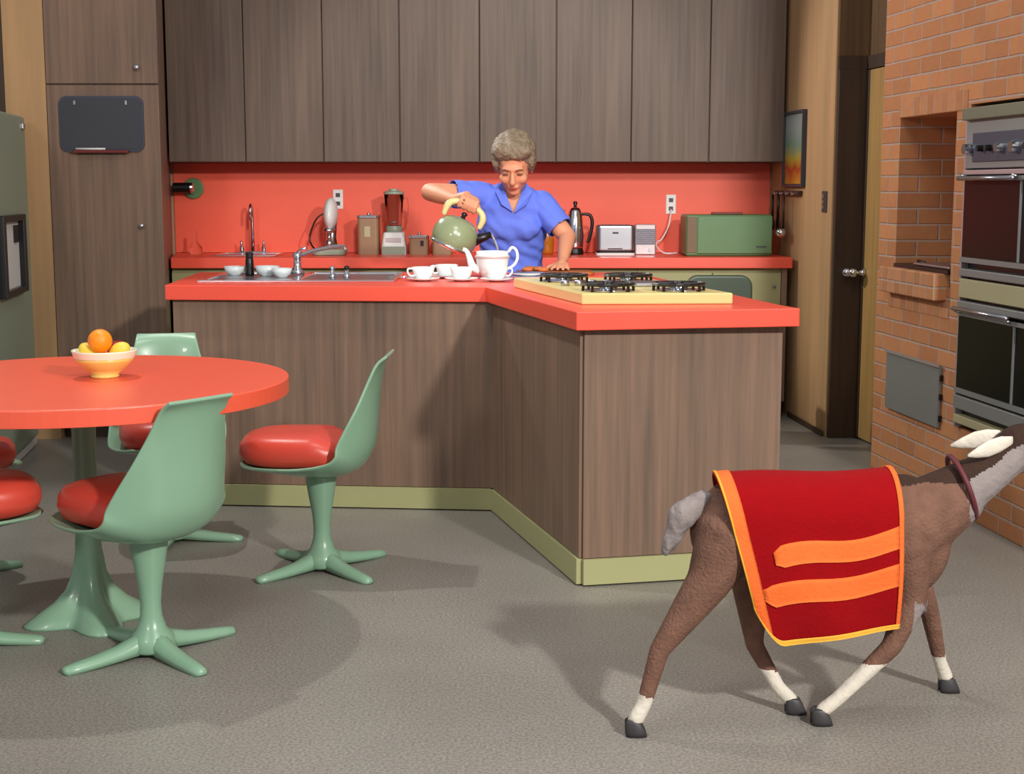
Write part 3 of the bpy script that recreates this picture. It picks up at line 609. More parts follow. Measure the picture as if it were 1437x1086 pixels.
t = thing('light_switch', 'brown light switch plate on the right wall beside the dark door', 'light switch', (wr(7.55), 7.55, 1.232), wa)
obj('plate', MB().box(-0.04, 0.04, -0.007, -0.001, -0.055, 0.055), 'slate', t, bevel=0.002)
for z_ in (-0.028, 0.0, 0.028): obj('switch', MB().box(-0.012, 0.012, -0.014, -0.0072, z_ - 0.009, z_ + 0.009), 'ovenpanel', t)

# dark green chair behind the peninsula
t = thing('desk_chair', 'dark green padded chair behind the cooktop end of the island', 'chair', (1.06, 7.45, 0), 0.0)
bb_ = MB(); slabxz(bb_, rrect(-0.17, 0.17, 0.53, 0.862, 0.06), -0.17, -0.125); obj('backrest', bb_, 'darkvinyl', t, bevel=0.012, seg=3)
sb_ = MB(); sb_.prism(rrect(-0.18, 0.18, -0.11, 0.22, 0.05), 0.42, 0.47); obj('seat', sb_, 'darkvinyl', t, bevel=0.014, seg=3)
for x_ in (-0.12, 0.12): obj('back_post', MB().tube([(x_, -0.10, 0.43), (x_, -0.115, 0.6)], 0.009), 'steel', t)
for x_ in (-0.15, 0.15):
    for y_ in (-0.1, 0.18): obj('leg', MB().tube([(x_, y_, 0.42), (x_ * 1.1, y_ * 1.1, 0)], 0.010), 'steel', t)

# ---------------------------------------------------------------- cooktop on the peninsula
ca = math.atan2(0.10, 1.0)
t = thing('cooktop', 'cream enamel gas cooktop with black pan grates on the peninsula', 'cooktop', (0.235, 4.80, ZC), 0.05)
sh = -0.22
def par(x, y): return (x + sh * y, y)
cb_ = MB(); cb_.prism([par(0, 0), par(0.515, 0), par(0.515, 0.85), par(0, 0.85)], 0, 0.038); obj('top', cb_, 'cream', t, bevel=0.005)
for bx_, by_ in ((0.13, 0.12), (0.375, 0.12), (0.13, 0.62), (0.375, 0.62)):
    x_, y_ = par(bx_, by_)
    bn = obj('burner', MB().lathe([(0.075, 0.0385), (0.085, 0.043), (0.07, 0.044), (0.04, 0.0395)], 24, (x_, y_, 0)).lathe([(0.03, 0.040), (0.034, 0.055), (0.012, 0.06)], 18, (x_, y_, 0)), 'chrome', t, smooth=True)
    gr = MB()
    for k in range(8):
        a = PI / 4 * k; gr.tube([(x_ + 0.022 * math.cos(a), y_ + 0.022 * math.sin(a), 0.062), (x_ + 0.088 * math.cos(a), y_ + 0.088 * math.sin(a), 0.062)], 0.0055, 6)
        gr.tube([(x_ + 0.086 * math.cos(a), y_ + 0.086 * math.sin(a), 0.062), (x_ + 0.088 * math.cos(a), y_ + 0.088 * math.sin(a), 0.0385)], 0.0055, 6)
    gr.tube([(x_ + 0.088 * math.cos(2 * PI * k / 24), y_ + 0.088 * math.sin(2 * PI * k / 24), 0.062) for k in range(25)], 0.006, 6)
    obj('grate', gr, 'black', t)
x_, y_ = par(0.36, 0.37)
obj('grill_plate', MB().prism([par(0.29, 0.30), par(0.48, 0.30), par(0.48, 0.45), par(0.29, 0.45)], 0.0385, 0.052), 'steel', t, bevel=0.004)
for k in range(4):
    x_, y_ = par(0.06 + k * 0.05, 0.38); obj('knob', MB().lathe([(0.017, 0.0385), (0.015, 0.058), (0.006, 0.06)], 14, (x_, y_, 0)), 'steel', t, smooth=True)

# ---------------------------------------------------------------- tea things
t = thing('teapot', 'white china teapot without its lid being filled on the island', 'teapot', (-0.085, 6.20, ZC))
obj('body', MB().lathe([(0.045, 0), (0.047, 0.008), (0.06, 0.03), (0.068, 0.06), (0.072, 0.09), (0.076, 0.098), (0.069, 0.103), (0.071, 0.118), (0.066, 0.118), (0.062, 0.09), (0.05, 0.03), (0.001, 0.02)], 32), 'white', t, smooth=True)
obj('gilt_band', MB().lathe([(0.0735, 0.088), (0.0775, 0.095), (0.0735, 0.1), (0.0715, 0.09)], 32, ends=False), 'pinkband', t, smooth=True)
obj('spout', MB().tube([(-0.055, 0, 0.035), (-0.085, 0, 0.05), (-0.1, 0, 0.09), (-0.112, 0, 0.118), (-0.128, 0, 0.126)], [0.022, 0.018, 0.013, 0.010, 0.009], 14), 'white', t, smooth=True)
obj('handle', MB().tube([(0.062, 0, 0.04), (0.09, 0, 0.055), (0.108, 0, 0.085), (0.104, 0, 0.12), (0.085, 0, 0.134), (0.07, 0, 0.115)], 0.0065, 12), 'white', t, smooth=True)
cgp = 'white teacups on saucers around the teapot'
def cupthing():
    t = thing('teacup', '', 'cup', (0, 0, 0), 0, cgp)
    obj('cup_body', cupmesh(0.05, 0.052), 'white', t, smooth=True, loc=(0, 0, 0.0))
    obj('handle', MB().tube([(0.04, 0, 0.045), (0.065, 0, 0.046), (0.068, 0, 0.03), (0.055, 0, 0.016), (0.036, 0, 0.018)], 0.004, 8), 'white', t, smooth=True)
    return t
def saucer(): return MB().lathe([(0.03, 0), (0.032, 0.003), (0.07, 0.011), (0.0715, 0.014), (0.068, 0.0135), (0.03, 0.0065), (0.001, 0.006)], 32)
pc = cupthing(); psm = None
cups = [(-0.375, 6.03, 3.5, 'white teacup on its saucer, leftmost of the cups by the teapot'), (-0.285, 6.22, 3.3, 'white teacup half hidden behind the two left cups'),
        (-0.213, 6.02, 1.2, 'white teacup on its saucer, just left of the teapot, in front'), (-0.065, 6.00, 0.3, 'white teacup standing directly in front of the teapot')]
for i, (x_, y_, rz, lab) in enumerate(cups):
    c = pc if i == 0 else copy_tree(pc)
    c.location = (x_, y_, ZC + 0.0067); c.rotation_euler = (0, 0, rz); c['label'] = lab
    if psm is None:
        s_ = obj('saucer', saucer(), 'white', smooth=True); psm = s_
    else:
        s_ = psm.copy(); C.objects.link(s_)
    s_.location = (x_, y_, ZC); tag(s_, lab.replace('white teacup on its saucer', 'white saucer under the cup').replace('white teacup half', 'white saucer with a cup half').replace('white teacup standing', 'white saucer with a cup standing'), 'saucer', 'white saucers around the teapot')
for i, (r_, z_) in enumerate(((0.085, 0.0), (0.085, 0.0135))):
    p_ = obj('plate', MB().lathe([(0.04, 0), (0.045, 0.003), (r_, 0.011), (r_ + 0.001, 0.013), (0.045, 0.006), (0.001, 0.005)], 32), 'white', smooth=True, loc=(0.07, 6.17, ZC + z_))
    tag(p_, ('white plate right of the teapot, at the bottom of the pair', 'white plate right of the teapot, on top of the pair')[i], 'plate', 'white plates beside the teapot')
# spoons left of the cups
for i in range(2):
    s_ = MB(); s_.tube([(0, 0, 0.003), (0.08, 0.01 * i, 0.005)], 0.0025, 6); s_.ball((-0.012, 0, 0.004), (0.016, 0.010, 0.003))
    tag(obj('teaspoon', s_, 'chrome', smooth=True, loc=(-0.515 + 0.0 * i, 6.20 + 0.07 * i, ZC)), ('silver teaspoon lying left of the cups, nearer the front', 'silver teaspoon lying left of the cups, behind the other')[i], 'spoon', 'teaspoons beside the cups')
tb = obj('serving_board', MB().prism(rrect(0.02, 0.37, 6.40, 6.60, 0.03), ZC, ZC + 0.014), 'board', bevel=0.004)
tag(tb, 'brown wooden serving board with brown biscuits, under the resting hand on the island', 'board')
for i, (x_, y_) in enumerate(((0.07, 6.45), (0.12, 6.50), (0.14, 6.43), (0.08, 6.53))):
    tag(obj('biscuit', MB().ball((0, 0, 0.011), (0.026, 0.026, 0.012)), 'biscuit', smooth=True, loc=(x_, y_, ZC + 0.0135)), 'brown biscuit on the left half of the wooden serving board', 'biscuit', 'biscuits on the serving board')

# kettle, tilted, in the woman's hand
KP = Vector((-0.250, 6.45, 1.105)); km = Matrix.Translation(KP) @ Matrix.Rotation(math.radians(24), 4, 'Y')
t = thing('kettle', 'olive green enamel kettle tilted in the hand, pouring into the teapot', 'kettle'); t.matrix_world = km
obj('body', MB().lathe([(0.075, -0.072), (0.092, -0.066), (0.103, -0.04), (0.104, -0.01), (0.094, 0.028), (0.07, 0.055), (0.045, 0.066), (0.02, 0.07)], 36), 'kettle', t, smooth=True)
obj('base_rim', MB().lathe([(0.084, -0.078), (0.1, -0.07), (0.1, -0.062), (0.09, -0.062)], 36), 'chrome', t, smooth=True)
obj('spout', MB().tube([(0.085, 0, 0.0), (0.12, 0, 0.03), (0.145, 0, 0.058)], [0.028, 0.019, 0.013], 16), 'black', t, smooth=True)
obj('lid_knob', MB().lathe([(0.012, 0.07), (0.009, 0.08), (0.016, 0.09), (0.008, 0.098)], 16), 'black', t, smooth=True)
hp = [(-0.085, 0, 0.05), (-0.085, 0, 0.10), (-0.06, 0, 0.128), (0, 0, 0.137), (0.06, 0, 0.128), (0.085, 0, 0.10), (0.085, 0, 0.055)]
obj('handle', MB().tube(hp, [0.010, 0.016, 0.014, 0.013, 0.014, 0.016, 0.010], 12), 'kettle_handle', t, smooth=True)
sp_tip = km @ Vector((0.148, 0, 0.056))
tag(obj('water_stream', MB().tube([sp_tip, sp_tip + Vector((0.012, -0.04, -0.02)), sp_tip + Vector((0.030, -0.12, -0.07)), Vector((-0.082, 6.21, 1.0)), Vector((-0.08, 6.20, 0.95))], [0.006, 0.0055, 0.005, 0.0045, 0.004], 8), 'water', smooth=True), 'thin stream of hot water from the kettle spout into the teapot', 'water')

# ---------------------------------------------------------------- dining table and chairs
t = thing('dining_table', 'round orange dining table on a green flared pedestal', 'table', (-1.285, 4.215, 0))
R_ = 0.612
obj('tabletop', MB().lathe([(R_ - 0.02, 0.692), (R_, 0.694), (R_, 0.739), (R_ - 0.003, 0.742)], 96), 'tabletop', t, bevel=0.0015)
pb = MB(); rs = []
for (r0, z0, lob) in ((0.20, 0.0, 0.45), (0.20, 0.008, 0.45), (0.165, 0.03, 0.45), (0.11, 0.065, 0.42), (0.075, 0.10, 0.35), (0.052, 0.15, 0.22), (0.040, 0.22, 0.08), (0.035, 0.32, 0), (0.034, 0.5, 0), (0.036, 0.62, 0), (0.07, 0.68, 0), (0.11, 0.691, 0)):
    rs.append([Vector((r0 * (1 - lob * (0.5 - 0.5 * math.cos(4 * (2 * PI * i / 48)))) * math.cos(2 * PI * i / 48 + 0.5), r0 * (1 - lob * (0.5 - 0.5 * math.cos(4 * (2 * PI * i / 48)))) * math.sin(2 * PI * i / 48 + 0.5), z0)) for i in range(48)])
pb.rings(rs); obj('pedestal', pb, 'green', t, smooth=True)

def lerp_tab(tab, s):
    n = len(tab) - 1; f_ = s * n; i = min(int(f_), n - 1); f_ -= i
    p0 = tab[max(i - 1, 0)]; p1 = tab[i]; p2 = tab[i + 1]; p3 = tab[min(i + 2, n)]
    return tuple(0.5 * (2 * b + (c - a) * f_ + (2 * a - 5 * b + 4 * c - d) * f_ ** 2 + (-a + 3 * b - 3 * c + d) * f_ ** 3) for a, b, c, d in zip(p0, p1, p2, p3))
# forward f, z, half width, rim lift, rim forward
SH = [(0.255, 0.388, 0.12, 0.004, 0.0), (0.235, 0.376, 0.165, 0.010, -0.01), (0.15, 0.356, 0.20, 0.032, 0.0), (0.05, 0.342, 0.212, 0.048, 0.0), (-0.06, 0.340, 0.215, 0.066, 0.015),
      (-0.135, 0.365, 0.213, 0.065, 0.055), (-0.178, 0.425, 0.205, 0.035, 0.095), (-0.192, 0.50, 0.188, 0.012, 0.085), (-0.198, 0.58, 0.163, 0.0, 0.055), (-0.208, 0.66, 0.132, 0.0, 0.03), (-0.222, 0.725, 0.116, 0.0, 0.012), (-0.245, 0.752, 0.110, 0.0, 0.0)]
def make_chair():
    t = thing('dining_chair', '', 'chair', (0, 0, 0), 0, 'sea green shell chairs around the round table')
    nu, nv = 18, 40; vs = []; fs = []
    for j in range(nv + 1):
        f_, z_, hw, lf, fw = lerp_tab(SH, j / nv)
        for i in range(nu + 1):
            u = -1 + 2 * i / nu; uu = math.sin(u * PI / 2) * 0.35 + u * 0.65
            vs.append((f_ + fw * abs(uu) ** 2.2, hw * uu, z_ + lf * abs(uu) ** 2.4))
    for j in range(nv):
        for i in range(nu):
            a = j * (nu + 1) + i; fs.append((a, a + 1, a + nu + 2, a + nu + 1))
    mb = MB().add(vs, fs); s_ = obj('seat_shell', mb, 'green', t, smooth=True)
    so = s_.modifiers.new('solid', 'SOLIDIFY'); so.thickness = 0.011; so.offset = 0; s_.modifiers.new('sub', 'SUBSURF').levels = 1
    # cushion
    rs = []; n = 40
    for (k, z_) in ((0.72, 0.375), (0.93, 0.39), (1.0, 0.42), (0.985, 0.45), (0.90, 0.474), (0.7, 0.486), (0.35, 0.489)):
        ring = []
        for i in range(n):
            a = 2 * PI * i / n; cx_, cy_ = math.cos(a), math.sin(a); e = 0.62
            x = math.copysign(abs(cx_) ** e, cx_) * 0.195 * k; y = math.copysign(abs(cy_) ** e, cy_) * 0.178 * k
            ring.append(Vector((x + 0.075, y * (1.0 - 0.10 * (x + 0.19) / 0.38), z_ - 0.012 * (x < -0.1))))
        rs.append(ring)
    obj('seat_cushion', MB().rings(rs), 'cushion', t, smooth=True)
    obj('pedestal_column', MB().lathe([(0.055, 0.345), (0.054, 0.325), (0.046, 0.27), (0.034, 0.20), (0.029, 0.15), (0.031, 0.11), (0.042, 0.075), (0.060, 0.055), (0.07, 0.02), (0.06, 0.012)], 24), 'green', t, smooth=True)
    obj('swivel_collar', MB().lathe([(0.05, 0.3455), (0.05, 0.352)], 20), 'black', t)
    for k in range(4):
        a = PI / 4 + PI / 2 * k; d = Vector((math.cos(a), math.sin(a), 0)); p = Vector((-d.y, d.x, 0)); rs = []
        for (q, hw, zt, zb) in ((0.02, 0.032, 0.082, 0.02), (0.06, 0.030, 0.060, 0.012), (0.11, 0.028, 0.044, 0.008), (0.17, 0.026, 0.034, 0.004), (0.23, 0.023, 0.027, 0.001), (0.262, 0.018, 0.022, 0.0), (0.27, 0.009, 0.016, 0.003)):
            rs.append([d * q + p * (hw * x) + Vector((0, 0, zb + (zt - zb) * z)) for x, z in ((-1, 0), (1, 0), (1.0, 0.45), (0.62, 0.88), (0, 1), (-0.62, 0.88), (-1.0, 0.45))])
        obj('leg', MB().rings(rs), 'green', t, smooth=True)
    return t
ch0 = make_chair()
chairs = [(-0.655, 4.80, math.radians(178), 0, 'sea green shell chair with orange cushion seen side on, right of the table'),
          (-1.020, 3.90, math.radians(143), 0, 'sea green shell chair seen from behind, in front of the table'),
          (-1.275, 5.20, math.radians(-78), 0, 'sea green shell chair behind the table, its back above the tabletop'),
          (-1.625, 3.97, math.radians(32), 0, 'sea green shell chair cut off by the left edge, nearest the camera'),
          (-1.93, 4.68, math.radians(-22), 0, 'sea green shell chair mostly out of frame at the far left behind the table')]
legrot = [0.0, -0.95, 0.55, 0.3, 0.2]
for i, (x_, y_, rz, _, lab) in enumerate(chairs):
    c = ch0 if i == 0 else copy_tree(ch0); c.location = (x_, y_, 0); c.rotation_euler = (0, 0, rz); c['label'] = lab
    for q in c.children:
        if q.name.startswith('leg'): q.rotation_euler = (0, 0, legrot[i])

# fruit bowl
t = thing('fruit_bowl', 'pale yellow fruit bowl with a cream band on the orange table', 'bowl', (-1.225, 4.255, 0.7425))
obj('bowl_body', MB().lathe([(0.040, 0), (0.042, 0.006), (0.038, 0.010), (0.06, 0.025), (0.082, 0.05), (0.0885, 0.062), (0.084, 0.061), (0.06, 0.032), (0.03, 0.016), (0.001, 0.014)], 40), 'bowl', t, smooth=True)
obj('rim_band', MB().lathe([(0.0888, 0.0605), (0.0945, 0.078), (0.096, 0.083), (0.092, 0.083), (0.085, 0.062)], 40, ends=False), 'bowlband', t, smooth=True)
bo = Vector((-1.225, 4.255, 0.7425))
tag(obj('orange', MB().ball((0, 0, 0), 0.036), 'orangefruit', smooth=True, loc=bo + Vector((-0.008, -0.012, 0.110))), 'whole orange on top of the fruit in the yellow bowl', 'orange')
tag(obj('lemon', MB().ball((0, 0, 0), (0.034, 0.024, 0.024), Matrix.Rotation(0.5, 3, 'Y')), 'yellow', smooth=True, loc=bo + Vector((-0.045, 0.0, 0.078))), 'yellow lemon at the left side of the fruit bowl', 'lemon')
tag(obj('lemon', MB().ball((0, 0, 0), (0.034, 0.024, 0.024), Matrix.Rotation(-0.5, 3, 'Y')), 'yellow', smooth=True, loc=bo + Vector((0.046, 0.0, 0.08))), 'yellow lemon at the right side of the fruit bowl', 'lemon')
tag(obj('apple', MB().lathe([(0.004, -0.026), (0.02, -0.028), (0.032, -0.006), (0.030, 0.014), (0.015, 0.026), (0.003, 0.02)], 20), 'redfruit', smooth=True, loc=bo + Vector((0.028, 0.045, 0.078))), 'dark red apple behind the orange in the yellow bowl', 'apple')
tag(obj('orange', MB().ball((0, 0, 0), 0.030), 'orangefruit', smooth=True, loc=bo + Vector((0.01, -0.012, 0.047))), 'orange underneath, low in the yellow fruit bowl', 'orange')

# ---------------------------------------------------------------- the woman behind the island
def blob_rings(mb, rows, n=28, power=2.0):
    rs = []
    for (x, y, z, hx, hy) in rows:
        ring = []
        for i in range(n):
            a = 2 * PI * i / n; c_, s_ = math.cos(a), math.sin(a); e = 2.0 / power
            ring.append(Vector((x + math.copysign(abs(c_) ** e, c_) * hx, y + math.copysign(abs(s_) ** e, s_) * hy, z)))
        rs.append(ring)
    return mb.rings(rs)
wt = thing('person', 'person in a short-sleeved blue blouse pouring from a kettle behind the island', 'person', (0, 7.0, 0))
WO = Vector((0, 7.0, 0))
HC = Vector((0.010, 6.765, 1.408)); HM = Matrix.Translation(HC) @ Matrix.Rotation(math.radians(-5), 4, 'Z') @ Matrix.Rotation(math.radians(27), 4, 'X') @ Matrix.Scale(1.10, 4)
def H_(x, y, z): return HM @ Vector((x, y, z))
def hball(mb, c, r):
    k = len(mb.v); mb.ball((0, 0, 0), r); 
    for i in range(k, len(mb.v)): mb.v[i] = tuple(HM @ (Vector(mb.v[i]) + Vector(c)))
    return mb
torso = [(0, 7.0, 0.78, 0.165, 0.125), (0, 6.99, 0.86, 0.15, 0.115), (-0.005, 6.98, 0.95, 0.135, 0.10), (0, 6.95, 1.04, 0.145, 0.108), (0.0, 6.92, 1.13, 0.155, 0.115), (0.0, 6.895, 1.21, 0.148, 0.10), (0.0, 6.88, 1.265, 0.10, 0.075), (0.008, 6.86, 1.30, 0.052, 0.055)]
b_ = MB(); blob_rings(b_, torso)
b_.capsule((0.008, 6.86, 1.29), (0.01, 6.80, 1.375), 0.052, 0.048)
hball(b_, (0, 0.012, 0.03), (0.074, 0.088, 0.088)); hball(b_, (0, -0.018, -0.028), (0.061, 0.066, 0.08)); hball(b_, (0, -0.052, -0.092), (0.027, 0.025, 0.022))
hball(b_, (0, -0.072, 0.022), (0.048, 0.018, 0.012))
for s_ in (-1, 1):
    hball(b_, (s_ * 0.034, -0.058, -0.03), (0.026, 0.024, 0.026)); hball(b_, (s_ * 0.074, 0.005, -0.01), (0.010, 0.018, 0.03)); hball(b_, (s_ * 0.03, -0.07, 0.002), (0.017, 0.014, 0.010))
b_.capsule(H_(0, -0.084, 0.008), H_(0, -0.103, -0.032), 0.009, 0.0135); hball(b_, (0, -0.098, -0.036), (0.017, 0.011, 0.008))
hball(b_, (0, -0.078, -0.062), (0.026, 0.012, 0.010))
# arms
RS, RE, RW = Vector((-0.14, 6.88, 1.265)), Vector((-0.385, 6.745, 1.285)), Vector((-0.262, 6.545, 1.250))
b_.capsule(RS, RE, 0.055, 0.043); b_.capsule(RE, RE.lerp(RW, 0.45), 0.043, 0.040); b_.capsule(RE.lerp(RW, 0.45), RW, 0.040, 0.027)
LS, LE, LW = Vector((0.138, 6.88, 1.225)), Vector((0.262, 6.81, 1.075)), Vector((0.236, 6.625, 0.975))
b_.capsule(LS, LE, 0.055, 0.042); b_.capsule(LE, LE.lerp(LW, 0.4), 0.042, 0.037); b_.capsule(LE.lerp(LW, 0.4), LW, 0.037, 0.025)
# right hand closed round the kettle handle
ca_ = math.radians(24); hx_ = Vector((math.cos(ca_), 0, -math.sin(ca_))); hu = Vector((math.sin(ca_), 0, math.cos(ca_)))
HT = KP + hu * 0.137
def G(o, y, u): return HT + hx_ * o + Vector((0, y, 0)) + hu * u
b_.capsule(RW, G(-0.025, 0.045, 0.030), 0.026, 0.024); b_.capsule(G(-0.03, 0.035, 0.026), G(0.022, 0.03, 0.026), 0.021, 0.019); b_.capsule(G(-0.03, 0.015, 0.030), G(0.026, 0.013, 0.029), 0.015, 0.014)
for k, (o, ln) in enumerate(((-0.036, 0.85), (-0.013, 1.0), (0.010, 1.0), (0.032, 0.92))):
    ch = [G(o, 0.012, 0.030), G(o * 1.05, -0.018 * ln, 0.025), G(o * 1.1, -0.031 * ln, 0.002), G(o * 1.1, -0.021 * ln, -0.020), G(o * 1.1, -0.002, -0.026)]
    for a, c_ in zip(ch, ch[1:]): b_.capsule(a, c_, 0.0095, 0.0088, 10)
tc_ = [G(0.03, 0.035, 0.02), G(0.052, 0.03, 0.0), G(0.058, 0.012, -0.016)]
for a, c_ in zip(tc_, tc_[1:]): b_.capsule(a, c_, 0.012, 0.010, 10)
# left hand resting on the board
b_.capsule(LW, (0.228, 6.575, 0.955), 0.024, 0.021); b_.capsule((0.212, 6.565, 0.951), (0.248, 6.568, 0.951), 0.018, 0.017)
for (x0, x1, yt) in ((0.203, 0.180, 6.497), (0.218, 0.206, 6.484), (0.234, 0.232, 6.486), (0.249, 0.257, 6.503)):
    ch = [Vector((x0, 6.56, 0.950)), Vector(((x0 * 2 + x1) / 3, 6.56 + (yt - 6.56) * 0.42, 0.955)), Vector(((x0 + x1 * 2) / 3, 6.56 + (yt - 6.56) * 0.75, 0.946)), Vector((x1, yt, 0.9385))]
    for a, c_ in zip(ch, ch[1:]): b_.capsule(a, c_, 0.0092, 0.0082, 10)
tc_ = [Vector((0.20, 6.58, 0.955)), Vector((0.176, 6.56, 0.948)), Vector((0.160, 6.535, 0.940))]
for a, c_ in zip(tc_, tc_[1:]): b_.capsule(a, c_, 0.0115, 0.0095, 10)
# legs
for s_ in (-1, 1):
    b_.capsule((s_ * 0.08, 7.0, 0.80), (s_ * 0.088, 7.01, 0.46), 0.085, 0.055); b_.capsule((s_ * 0.088, 7.01, 0.46), (s_ * 0.09, 7.04, 0.09), 0.052, 0.036); b_.capsule((s_ * 0.09, 7.04, 0.065), (s_ * 0.1, 6.92, 0.045), 0.036, 0.026)
def shift(mb, o):
    mb.v = [tuple(Vector(p) - o) for p in mb.v]; return mb
obj('body', remesh(shift(b_, WO), 0.0058, 4), 'skin', wt)
# blouse
b_ = MB(); blob_rings(b_, [(x, y, z, hx + 0.013, hy + 0.014) for x, y, z, hx, hy in torso[1:]])
b_.capsule(RS + Vector((0.03, 0, -0.005)), RS, 0.062, 0.068); b_.capsule(RS, RS.lerp(RE, 0.60), 0.068, 0.064)
b_.capsule(LS + Vector((-0.03, 0, -0.005)), LS, 0.062, 0.067); b_.capsule(LS, LS.lerp(LE, 0.72), 0.067, 0.064)
b_.capsule((-0.06, 6.87, 1.275), (0.07, 6.87, 1.262), 0.05, 0.05)
hballs = [(-0.05, 6.835, 1.13), (0.05, 6.835, 1.125), (0.0, 6.84, 1.12)]
for c_ in hballs: b_.ball(c_, (0.085, 0.05, 0.07))
me = remesh(b_, 0.007, 7)
bm = bmesh.new(); bm.from_mesh(me)
def sleeve_cut(p, S, E, t_):
    d = (E - S); L = d.length; d = d / L; q = p - S; s_ = q.dot(d)
    return s_ > L * t_ and (q - d * s_).length < 0.12
dl = []
for v in bm.verts:
    p = v.co
    vneck = p.y < 6.845 and p.z > 1.185 and abs(p.x - 0.008) < (p.z - 1.185) * 0.42
    if vneck or (p - Vector((0.01, 6.82, 1.335))).length < 0.062 or sleeve_cut(p, RS, RE, 0.60) or sleeve_cut(p, LS, LE, 0.74): dl.append(v)
bmesh.ops.delete(bm, geom=dl, context='VERTS')
for v in bm.verts:   # soft folds
    p = v.co; v.co = p + v.normal * (0.0032 * math.sin(p.x * 70 + p.z * 90 + 3 * noise.noise(p * 9)) * (0.3 + 0.7 * min(1, max(0, (1.22 - p.z) * 8))) + 0.003 * noise.noise(p * 25))
    v.co -= WO
bm.to_mesh(me); bm.free(); me.polygons.foreach_set('use_smooth', [True] * len(me.polygons))
bl_ = obj('blouse', me, 'blue', wt); so = bl_.modifiers.new('solid', 'SOLIDIFY'); so.thickness = 0.003; so.offset = 1
cb2 = MB()
for s_ in (-1, 1):
    pts = [(0.008 + s_ * 0.052, 6.845, 1.338), (0.008 + s_ * 0.085, 6.80, 1.285), (0.008 + s_ * 0.058, 6.762, 1.228), (0.008 + s_ * 0.004, 6.762, 1.192), (0.008 + s_ * 0.030, 6.785, 1.26)]
    pv = [Vector(p) for p in pts]; n_ = len(pv); off = Vector((0, 0.006, -0.003))
    vs = pv + [p + off for p in pv]
    cb2.add(vs, [tuple(range(n_)) if s_ > 0 else tuple(range(n_))[::-1], tuple(range(n_, 2 * n_))[::-1] if s_ > 0 else tuple(range(n_, 2 * n_))] + [(i, (i + 1) % n_, n_ + (i + 1) % n_, n_ + i) for i in range(n_)])
obj('collar', shift(cb2, WO), 'blue', wt, bevel=0.002)
bt = MB()
for k in range(3): bt.ball((0.004, 6.781 + 0.012 * k * 0 + 0.0, 1.165 - 0.055 * k), (0.006, 0.004, 0.006))
# trousers, shoes
b_ = MB(); blob_rings(b_, [(0, 7.0, 0.93, 0.142, 0.106), (0, 7.0, 0.84, 0.172, 0.132), (0, 7.0, 0.76, 0.172, 0.128)])
for s_ in (-1, 1): b_.capsule((s_ * 0.082, 7.0, 0.78), (s_ * 0.09, 7.01, 0.46), 0.092, 0.07); b_.capsule((s_ * 0.09, 7.01, 0.46), (s_ * 0.092, 7.04, 0.13), 0.07, 0.06)
obj('trousers', remesh(shift(b_, WO), 0.011, 5), 'trousers', wt)
for s_ in (-1, 1):
    b_ = MB(); b_.capsule((s_ * 0.09, 7.05, 0.043), (s_ * 0.1, 6.90, 0.036), 0.042, 0.036); b_.box(s_ * 0.095 - 0.035, s_ * 0.095 + 0.035, 6.88, 7.08, 0.0, 0.03)
    obj('shoe', remesh(shift(b_, WO), 0.008, 3), 'shoe', wt)
# hair
b_ = MB()
hball(b_, (0, 0.028, 0.058), (0.094, 0.098, 0.088)); hball(b_, (0.012, -0.042, 0.088), (0.072, 0.045, 0.040)); hball(b_, (-0.03, -0.03, 0.082), (0.055, 0.05, 0.042))
for s_ in (-1, 1): hball(b_, (s_ * 0.074, 0.012, 0.03), (0.020, 0.06, 0.058))
hball(b_, (0, 0.07, -0.01), (0.06, 0.045, 0.07))
me = remesh(shift(b_, WO), 0.006, 3)
for v in me.vertices:
    p = v.co; v.co = p + v.normal * (0.008 * noise.noise(Vector((p.x * 38, p.y * 22, p.z * 22))) + 0.004 * noise.noise(p * 80))
obj('hair', me, 'hair', wt)
for s_ in (-1, 1):
    e = MB(); hball(e, (s_ * 0.030, -0.0835, 0.001), (0.0125, 0.004, 0.0042)); obj('eyelid_shade', shift(e, WO), 'eyedark', wt, smooth=True)  # dark lens on each lid: eye-socket shading put into its colour
    e = MB(); e.tube([H_(s_ * 0.015, -0.093, 0.020), H_(s_ * 0.031, -0.0915, 0.0255), H_(s_ * 0.047, -0.081, 0.020)], [0.002, 0.0028, 0.0015], 8); obj('eyebrow', shift(e, WO), 'eyedark', wt, smooth=True)
e = MB(); hball(e, (0, -0.0905, -0.0625), (0.020, 0.004, 0.0052)); obj('lips', shift(e, WO), 'lip', wt, smooth=True)

# ---------------------------------------------------------------- the goat and its blanket
GO = Vector((0.72, 3.45, 0))
gt = thing('goat', 'brown goat with white lower legs trotting right under a red blanket', 'goat', tuple(GO))
def ty(x): return 3.44 + (x - 0.72) * 0.14
b_ = MB()
b_.ball((0.56, ty(.56), 0.475), (0.125, 0.092, 0.125)); b_.ball((0.72, ty(.72), 0.455), (0.2, 0.10, 0.135)); b_.ball((0.90, ty(.9), 0.455), (0.17, 0.098, 0.15))
b_.ball((1.00, ty(1.0), 0.44), (0.10, 0.078, 0.145)); b_.capsule((0.52, ty(.52), 0.555), (0.98, ty(.98), 0.555), 0.042, 0.048)
b_.capsule((1.00, ty(1.0), 0.47), (1.11, ty(1.11), 0.535), 0.098, 0.072); b_.capsule((1.02, ty(1.02), 0.54), (1.15, ty(1.15), 0.59), 0.052, 0.05); b_.capsule((1.12, ty(1.12), 0.55), (1.235, ty(1.235), 0.635), 0.064, 0.052)
